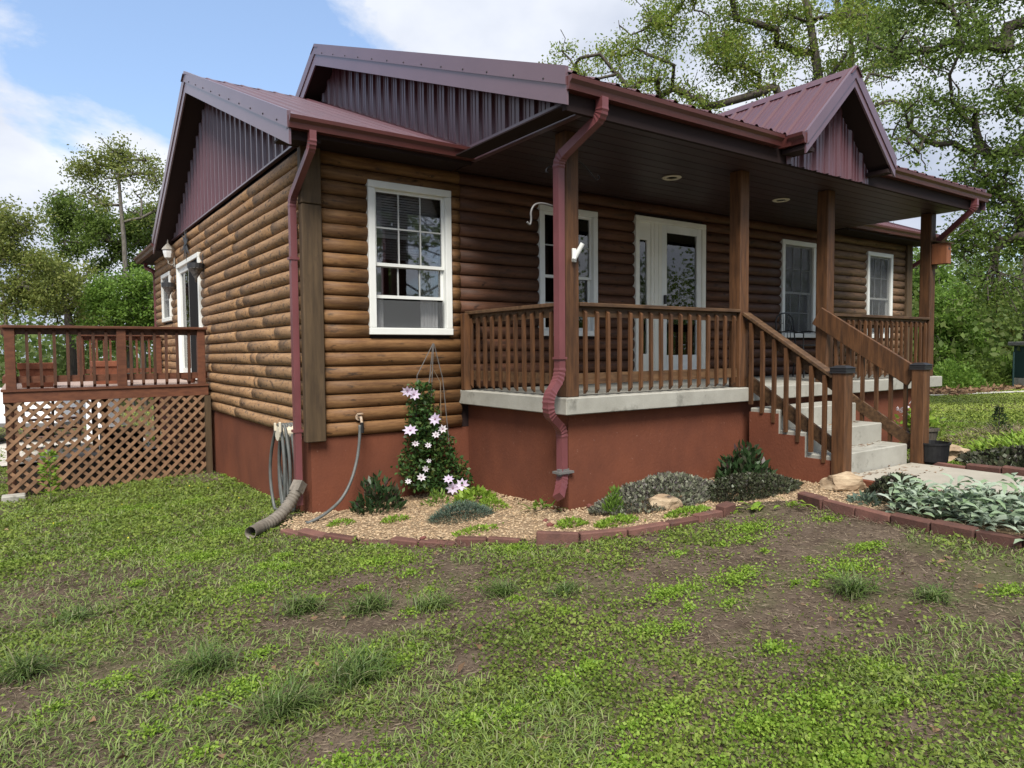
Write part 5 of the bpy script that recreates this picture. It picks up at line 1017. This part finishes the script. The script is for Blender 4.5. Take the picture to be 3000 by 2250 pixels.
# right background: maples and shrubs along the far lawn
for i, (u, v0, vb, w, d, lm, lab, nm) in enumerate(((2790, 870, 1120, 85, 27, 'green', 'bright green maple beyond the end of the porch', 'maple_tree'), (2720, 760, 1110, 75, 31, 'green', 'tall leafy maple just behind the far porch post', 'maple_tree'), (2900, 900, 1120, 80, 30, 'olive', 'olive green tree beyond the far lawn', 'woodland_tree'), (2860, 760, 1110, 90, 38, 'green', 'tall pale green tree in the woods beyond the far lawn', 'woodland_tree'), (2980, 830, 1115, 80, 34, 'olive', 'grey green tree behind the dark green shed', 'woodland_tree'), (2660, 800, 1110, 70, 36, 'oakD', 'dark woodland tree seen past the house corner', 'woodland_tree'))):
    sp = [(u+x*w*.6, v0+(vb-v0)*t*.92, w*.62, 4) for t in (.05, .25, .45, .65, .85) for x in (-.8, 0, .8)]; make_tree(nm, lab, [gnd(at(u, vb, d)), at(u, (v0+vb)/2, d), at(u, v0, d)], clumps_px(sp, d, rgt), 13000, .125, LM[lm], M['bark'], .15, 30+i, twigs=2)
for i, (u, v, d, w, lab) in enumerate(((2790, 1105, 24.5, 1.3, 'low green shrub at the edge of the far lawn beside the porch'), (2870, 1100, 25.5, 1.3, 'rounded dark green shrub at the middle of the far lawn edge'), (2935, 1095, 26, 1.5, 'bright green shrub next to the dark green shed'))):
    p = at(u, v, d); mound('shrub', lab, (p[0], p[1]), w, w*.8, 1.0+.15*i, 2600, .14, .08, LM['green' if i != 1 else 'oakD'], 'shrub', .5, seed=70+i, shell=.25, zf=gz)
# leaf litter strip
def litter(name, label, x0, x1, y0, y1, n, L_, W_, m, seed):
    rg = np.random.default_rng(seed); x = rg.uniform(x0, x1, n); y = rg.uniform(y0, y1, n); P = np.stack([x, y, gz(x, y)+.03], 1); D = rg.normal(size=(n, 3))*[1, 1, .25]; V, F = rleaf(P, D, L_*rg.uniform(.6, 1.3, n), W_, rg=rg); tag(np_mesh(name, V, F, m), label, 'leaf litter', kind='stuff')
leafbrown = leafmat('dead_leaf', [(.16, .09, .05), (.26, .16, .09), (.12, .07, .045), (.32, .21, .12)], .8, .15)
p0 = at(2760, 1140, 22.5); litter('leaf_litter', 'brown leaf litter along the edge of the far lawn', p0[0]-2.5, p0[0]+4, p0[1]-1.4, p0[1]+1.6, 2600, .2, .1, leafbrown, 5)
def step_leaves():
    rg = np.random.default_rng(8)
    for nm, lab, x0, x1, y0, y1, z, n in (('fallen_leaves', 'brown oak tassels and leaves on the walkway at the lowest step', 4.4, 5.6, -3.25, -2.80, .216, 90), ('fallen_leaves', 'brown leaves on the lowest concrete step', 4.35, 5.65, -2.6, -2.51, .426, 45), ('fallen_leaves', 'brown leaves on the middle concrete step', 4.35, 5.6, -2.33, -2.21, .636, 40)):
        x = rg.uniform(x0, x1, n); y = rg.uniform(y0, y1, n); P = np.stack([x, y, np.full(n, z)], 1); V, F = rleaf(P, rg.normal(size=(n, 3))*[1, .5, .08], rg.uniform(.03, .09, n), .014, .1, rg=rg); V[:, 2] = np.maximum(V[:, 2], z); tag(np_mesh(nm, V, F, leafbrown), lab, 'leaves', kind='stuff')
step_leaves()
# far woods closing the view all round the clearing: one mass
def woods():
    rg = np.random.default_rng(77); parts = []; n = 85000; a = rg.uniform(-1.35, 1.75, n); fwd = math.atan2(FW[0], FW[1]); ang = fwd+a; r = rg.uniform(36, 56, n)+4*np.sin(a*7); x, y = CAM[0]+np.sin(ang)*r, CAM[1]+np.cos(ang)*r
    hmax = 3.8+4.2*fbm(ang*14, r*.05, 3)*1.2; h = hmax*rg.uniform(0, 1, n)**1.15; sp = 1.0*rg.normal(size=(n, 3)); P = np.stack([x, y, gz(x, y)+h], 1)+sp*.4; n2 = 46000; a2 = fwd+rg.uniform(-1.35, 1.75, n2); r2 = rg.uniform(30, 40, n2); x2, y2 = CAM[0]+np.sin(a2)*r2, CAM[1]+np.cos(a2)*r2; h2 = (1.6+2.6*fbm(a2*22, r2*.1, 3))*rg.uniform(0, 1, n2); P = np.concatenate([P, np.stack([x2, y2, gz(x2, y2)+h2], 1)]); n += n2
    V, F = rleaf(P, rg.normal(size=(n, 3)), .30*rg.uniform(.5, 1.2, n), .2, rg=rg)
    wm = leafmat('far_woods_leaf', [(.10, .165, .04), (.15, .235, .055), (.195, .265, .08), (.115, .16, .05)], .6, .5, (.12, (.8, .76, .66)))
    tag(np_mesh('far_woods', V, F, wm), 'green woods closing the view behind the clearing', 'woods', kind='stuff')
    for k in range(26):
        aa = fwd+(-.95 if k < 13 else .62)+rg.uniform(0, .42); rr = rg.uniform(30, 37); bx, by = CAM[0]+math.sin(aa)*rr, CAM[1]+math.cos(aa)*rr; hh = rg.uniform(4, 6); g = float(gz(bx, by)); ln = rg.normal(size=2)*.5
        tag(build('tree_trunk', MB().tube([(bx, by, g-.2), (bx+ln[0]*.5, by+ln[1]*.5, g+hh*.5), (bx+ln[0], by+ln[1], g+hh)], [.13, .10, .05], 6), M['barkl'] if k % 2 else M['bark'], smooth=True, origin=(bx, by, g)), 'thin woodland trunk standing in front of the far woods', 'trunk', 'thin trunks in front of the far woods')
woods()
def shed():
    p = at(3062, 1100, 24); g = float(gz(p[0], p[1])); o = Vector((p[0], p[1], g)); ax = Vector((RT[0], RT[1], 0)).normalized(); ay = Vector((FW[0], FW[1], 0)).normalized(); up = Vector((0, 0, 1)); gm = mat('dark_green_shed_paint', (.012, .035, .035), .6); r = empty('garden_shed', o, 'dark green shed on pale concrete blocks at the edge of the far lawn', 'shed')
    for k in (-.48, 0, .48): build('block', MB().obox(o+up*.15+ax*k, ax, ay, up, .2, .6, .17, .01), M['conc'], r)
    build('wall', MB().obox(o+up*.88, ax, ay, up, .68, .6, .555, .01), gm, r); build('door', MB().obox(o+up*.85-ay*.61, ax, ay, up, .3, .012, .48), gm, r); build('roof', MB().obox(o+up*1.52, ax, ay, up, .8, .75, .07, .02), M['grey'], r)
    q = at(2968, 1120, 23.5); tag(build('fence_post', MB().tube([(q[0], q[1], float(gz(q[0], q[1]))), (q[0], q[1], float(gz(q[0], q[1]))+1.25)], .025, 6), gm, origin=(q[0], q[1], float(gz(q[0], q[1])))), 'thin dark green metal post beside the dark green shed', 'post')
shed()
# trees behind the viewer, seen in the window glass
for i, (x, y) in enumerate(((-14, -22), (0, -27), (12, -24), (-24, -9))):
    rg = np.random.default_rng(90+i); cl = [((x+rg.normal()*2.4, y+rg.normal()*2.4, 4+rg.uniform(0, 7)), rg.uniform(.9, 1.6)) for _ in range(40)]
    make_tree('oak_tree', ('oak standing across the lawn from the house, by the left hand end', 'tall oak standing across the lawn opposite the front door', 'oak standing across the lawn opposite the far end of the porch', 'oak standing across the lawn from the deck')[i], [(x, y, -.1), (x+.2, y, 4), (x, y+.3, 9)], cl, 4500, .3, LM['oakD'], M['bark'], .3, 95+i, twigs=2)
# ------------------------------------------------------------------ lawn cover
HOUSE_FP = [(0-.0, HW, 0, HD), (1.7, 8.6, -1.75, 0), (4.2, 5.8, -9, -1.7), (-2.4, 0, 4.3, 8.4)]
def lawn_pts(n, rmin, rmax, pw, seed):
    rg = np.random.default_rng(seed); fwd = math.atan2(FW[0], FW[1]); a = fwd+rg.uniform(-.92, .92, n); r = rmin+(rmax-rmin)*rg.uniform(0, 1, n)**pw; x, y = CAM[0]+np.sin(a)*r, CAM[1]+np.cos(a)*r; ok = np.ones(n, bool)
    for x0, x1, y0, y1 in HOUSE_FP: ok &= ~((x > x0) & (x < x1) & (y > y0) & (y < y1))
    ok &= ~(inpoly(x, y, BED) & (rg.uniform(0, 1, n) > .012)); return x[ok], y[ok], r[ok], rg
def zl(x, y): return gz(x, y)+(fbm(x*2.3, y*2.3)-.5)*.04+(fbm(x*9, y*9, 2)-.5)*.015
def cover(x, y):
    """how green the lawn is at a spot: bare soil shows between patches"""
    c = fbm(x*1.1+3, y*1.1+7, 4)*.6+fbm(x*3.7+9, y*3.7, 3)*.4; near_house = np.exp(-((x+1.2)**2/2.2+(y-1.8)**2/6)); far = np.clip((np.hypot(x-CAM[0], y-CAM[1])-12)/6, 0, 1)
    worn = sum(k*np.exp(-(((x-a)/sx)**2+((y-b)/sy)**2)) for a, b, sx, sy, k in ((1.9, -4.0, 1.1, .55, .17), (1.0, -4.15, .8, .3, .12), (2.5, -4.9, .8, .45, .15), (2.9, -3.3, .5, .6, .12), (-2.4, -.9, .9, .6, .15), (-.2, -2.1, .8, .25, .12), (-1.2, -3.2, .5, .2, .10), (.1, -4.0, .6, .2, .10), (-1.0, -1.4, .6, .3, .08)))
    return c-.02-worn+.30*near_house+.25*far
def lawn():
    x, y, r, rg = lawn_pts(760000, 1.7, 17, 1.45, 1); k = cover(x, y)+rg.normal(size=len(x))*.085 > .52; x, y, r = x[k], y[k], r[k]; n = len(x); s = (.0072+.0016*r)*rg.uniform(.6, 1.35, n); hgt = .004+.055*np.clip(fbm(x*2.1+31, y*2.1+4, 3)-.33, 0, 1)*2*rg.uniform(0, 1, n)**1.3
    P = np.stack([x, y, zl(x, y)+hgt], 1); D = rg.normal(size=(n, 3))*[1, 1, .45]+[0, 0, .25]; V, F = rleaf(P, D, s*1.5, s, .1, rg=rg); tag(np_mesh('clover_cover', V, F, LM['clover']), 'low clover and weeds growing across the lawn', 'clover', kind='stuff')
    x, y, r, rg = lawn_pts(260000, 1.7, 15, 1.5, 2); k = cover(x, y)+rg.normal(size=len(x))*.08 < .56; x, y, r = x[k], y[k], r[k]; n = len(x); P = np.stack([x, y, zl(x, y)+.006], 1); D = rg.normal(size=(n, 3))*[1, 1, .16]+[0, 0, .05]; V, F = rleaf(P, D, rg.uniform(.02, .055, n), (.0020+.0005*r)*rg.uniform(.6, 1.3, n), 0, rg=rg); tag(np_mesh('dry_thatch', V, F, M['straw']), 'dry grass stalks lying on the bare soil of the lawn', 'thatch', kind='stuff')
    rg = np.random.default_rng(44); E_ = BED[:16]; n = 7000; k = rg.integers(0, len(E_)-1, n); t = rg.uniform(0, 1, (n, 1)); q = E_[k]*(1-t)+E_[k+1]*t+rg.normal(size=(n, 2))*.055; dn = E_[k+1]-E_[k]; nn = unit(np.stack([dn[:, 1], -dn[:, 0]], 1)); q = q+nn*rg.uniform(-.10, .12, (n, 1))*-1
    P = np.stack([q[:, 0], q[:, 1], zl(q[:, 0], q[:, 1])+.012], 1); V, F = rleaf(P, rg.normal(size=(n, 3))*[1, 1, .45]+[0, 0, .2], rg.uniform(.03, .08, n), .004, 0, rg=rg); tag(np_mesh('edge_thatch', V, F, M['straw']), 'dry grass gathered against the brick edging', 'thatch', kind='stuff')
    cx, cy, cr, rg = lawn_pts(430, 1.8, 14, 1.15, 31); parts = []
    for a, b in zip(cx, cy):
        rad = rg.uniform(.04, .15)+.16*(rg.uniform() < .22); m = int(rad*rad*17000)+60; an = rg.uniform(0, 6.28, m); q = np.abs(rg.normal(size=m))*rad*.6; px_, py_ = a+np.cos(an)*q*1.5, b+np.sin(an)*q; P = np.stack([px_, py_, zl(px_, py_)+.035*np.exp(-(q/rad)**2)*rg.uniform(.3, 1, m)], 1); parts.append(rleaf(P, rg.normal(size=(m, 3))*[1, 1, .5]+[0, 0, .35], rg.uniform(.010, .022, m), rg.uniform(.008, .015, m), .1, rg=rg))
    V, F = join(parts); tag(np_mesh('weed_clumps', V, F, LM['bright']), 'fresh bright green weed clumps dotted over the lawn', 'weeds', kind='stuff')
    x, y, r, rg = lawn_pts(190000, 1.7, 16, 1.4, 3); k = (fbm(x*.9+50, y*.9+3, 3)+.35*np.exp(-((x+1.2)**2/1.6+(y-2.2)**2/4))+.3*(cover(x, y)-.5) > .44); x, y, r = x[k], y[k], r[k]; n = len(x); P = np.stack([x, y, zl(x, y)], 1); D = rg.normal(size=(n, 3))*[.6, .6, .1]+[0, 0, 1]; V, F = blade(P, D, rg.uniform(.03, .075, n)*(1+.02*r), .0035+.0005*r, .7, rg=rg); tag(np_mesh('short_grass', V, F, LM['grass']), 'short grass blades scattered through the lawn', 'grass', kind='stuff')
    # far lawn to the right: mown grass, coarser with distance
    rg = np.random.default_rng(6); n = 190000; x = 6+28*rg.uniform(0, 1, n)**1.2; y = rg.uniform(-9, 9, n); k = (x > 11.6) | (y < -1.9); k &= ~inpoly(x, y, BED) & ~((x < 7.6) & (y > -5)); x, y = x[k], y[k]; n = len(x); P = np.stack([x, y, gz(x, y)], 1); dd = np.hypot(x-CAM[0], y-CAM[1]); V, F = blade(P, rg.normal(size=(n, 3))*[.6, .6, .1]+[0, 0, 1], rg.uniform(.05, .10, n), .004+.0011*dd, .8, rg=rg)
    fm = leafmat('mown_grass_blade', [(.20, .27, .04), (.26, .33, .055), (.31, .36, .075), (.22, .27, .055)], .6, .3, (.5, (.85, .9, .75))); tag(np_mesh('far_grass', V, F, fm), 'bright yellow green mown grass of the far lawn beyond the walkway', 'grass', kind='stuff')
    n = 26000; x = rg.uniform(-9, 4, n); y = rg.uniform(8.6, 26, n); k = ~((x > -.1) & (y < 9.2)) & ~((y > 8.1) & (y < 12.3)); x, y = x[k], y[k]; n = len(x); P = np.stack([x, y, gz(x, y)], 1); V, F = blade(P, rg.normal(size=(n, 3))*[.6, .6, .1]+[0, 0, 1], rg.uniform(.06, .14, n), .02, .8, rg=rg); tag(np_mesh('back_grass', V, F, fm), 'grass strip behind the deck and beyond the gravel drive', 'grass', kind='stuff')
    x, y, r, rg = lawn_pts(240, 1.8, 9, 1.2, 9); n = len(x); P = np.stack([x, y, zl(x, y)+.012], 1); V, F = rleaf(P, rg.normal(size=(n, 3))*[1, 1, .3], rg.uniform(.03, .07, n), .03, .3, rg=rg); tag(np_mesh('fallen_leaves', V, F, leafbrown), 'scattered brown fallen leaves on the lawn', 'leaves', kind='stuff')
    x, y, r, rg = lawn_pts(380, 4.5, 12, 1, 12); k = (np.exp(-((x+.6)**2/1.5+(y-2.0)**2/3)) > .2) | (rg.uniform(size=len(x)) < .01); x, y = x[k], y[k]; n = len(x); P = np.stack([x, y, zl(x, y)+.05], 1); V, F = rleaf(P, rg.normal(size=(n, 3)), .018, .015, .1, rg=rg); tag(np_mesh('buttercups', V, F, LM['yellow']), 'tiny yellow flowers dotted in the grass by the side wall', 'flowers', kind='stuff')
lawn()
TUFT = [(-.59, -2.72, .20, 'spiky round grass tuft growing in bare soil nearest the brick edging corner'), (-.30, -2.95, .17, 'small grass tuft between two larger tufts on bare soil'), (.16, -3.03, .17, 'neat grass tuft alone in the brown thatch'), (.42, -3.3, .13, 'low flat grass tuft beside the neat tuft'), (1.62, -4.42, .22, 'wide dark grass tuft in the brown patch in front of the brick row'), (1.85, -4.75, .16, 'sprawling grass tuft at the end of the wide dark tuft'), (-1.02, -3.55, .26, 'large splayed grass tuft with long pale blades'), (-1.55, -2.95, .22, 'loose upright grass tuft with thin tall blades'), (-2.25, -2.35, .22, 'thick dark grass tuft at the edge of the clover'), (-.92, -2.45, .20, 'flattened grass tuft lying over bare soil'), (-1.35, -3.6, .22, 'feathery grass tuft among the clover'), (-2.0, -1.6, .15, 'short grass tuft on the worn lawn in front of the deck')]
for i, (x, y, l, lab) in enumerate(TUFT):
    rg = np.random.default_rng(200+i); l = l*.85; n = 360 if l > .15 else 240; a = rg.uniform(0, 6.28, n)+.8*np.sin(rg.uniform(0, 6.28)); rad = np.minimum(np.abs(rg.normal(size=n))*.055, .1); g = float(zl(np.array([x]), np.array([y]))[0]); b_ = rg.uniform(0, 6.28, n); P = np.stack([x+rad*np.cos(b_)*1.5, y+rad*np.sin(b_), np.full(n, g)], 1); D = np.stack([np.cos(a)*.7, np.sin(a)*.7, rg.uniform(.25, 1.6, n)], 1)+rg.normal(size=(n, 3))*.3+[*(rg.normal(size=2)*.2), 0]; V, F = blade(P, D, l*rg.uniform(.3, 1.25, n), .0055, rg.uniform(.3, 1.2, n), rg=rg)
    tag(np_mesh('grass_tuft', V, F, LM['tuft'], origin=(x, y, g)), lab, 'grass tuft', 'grass tufts on the lawn')
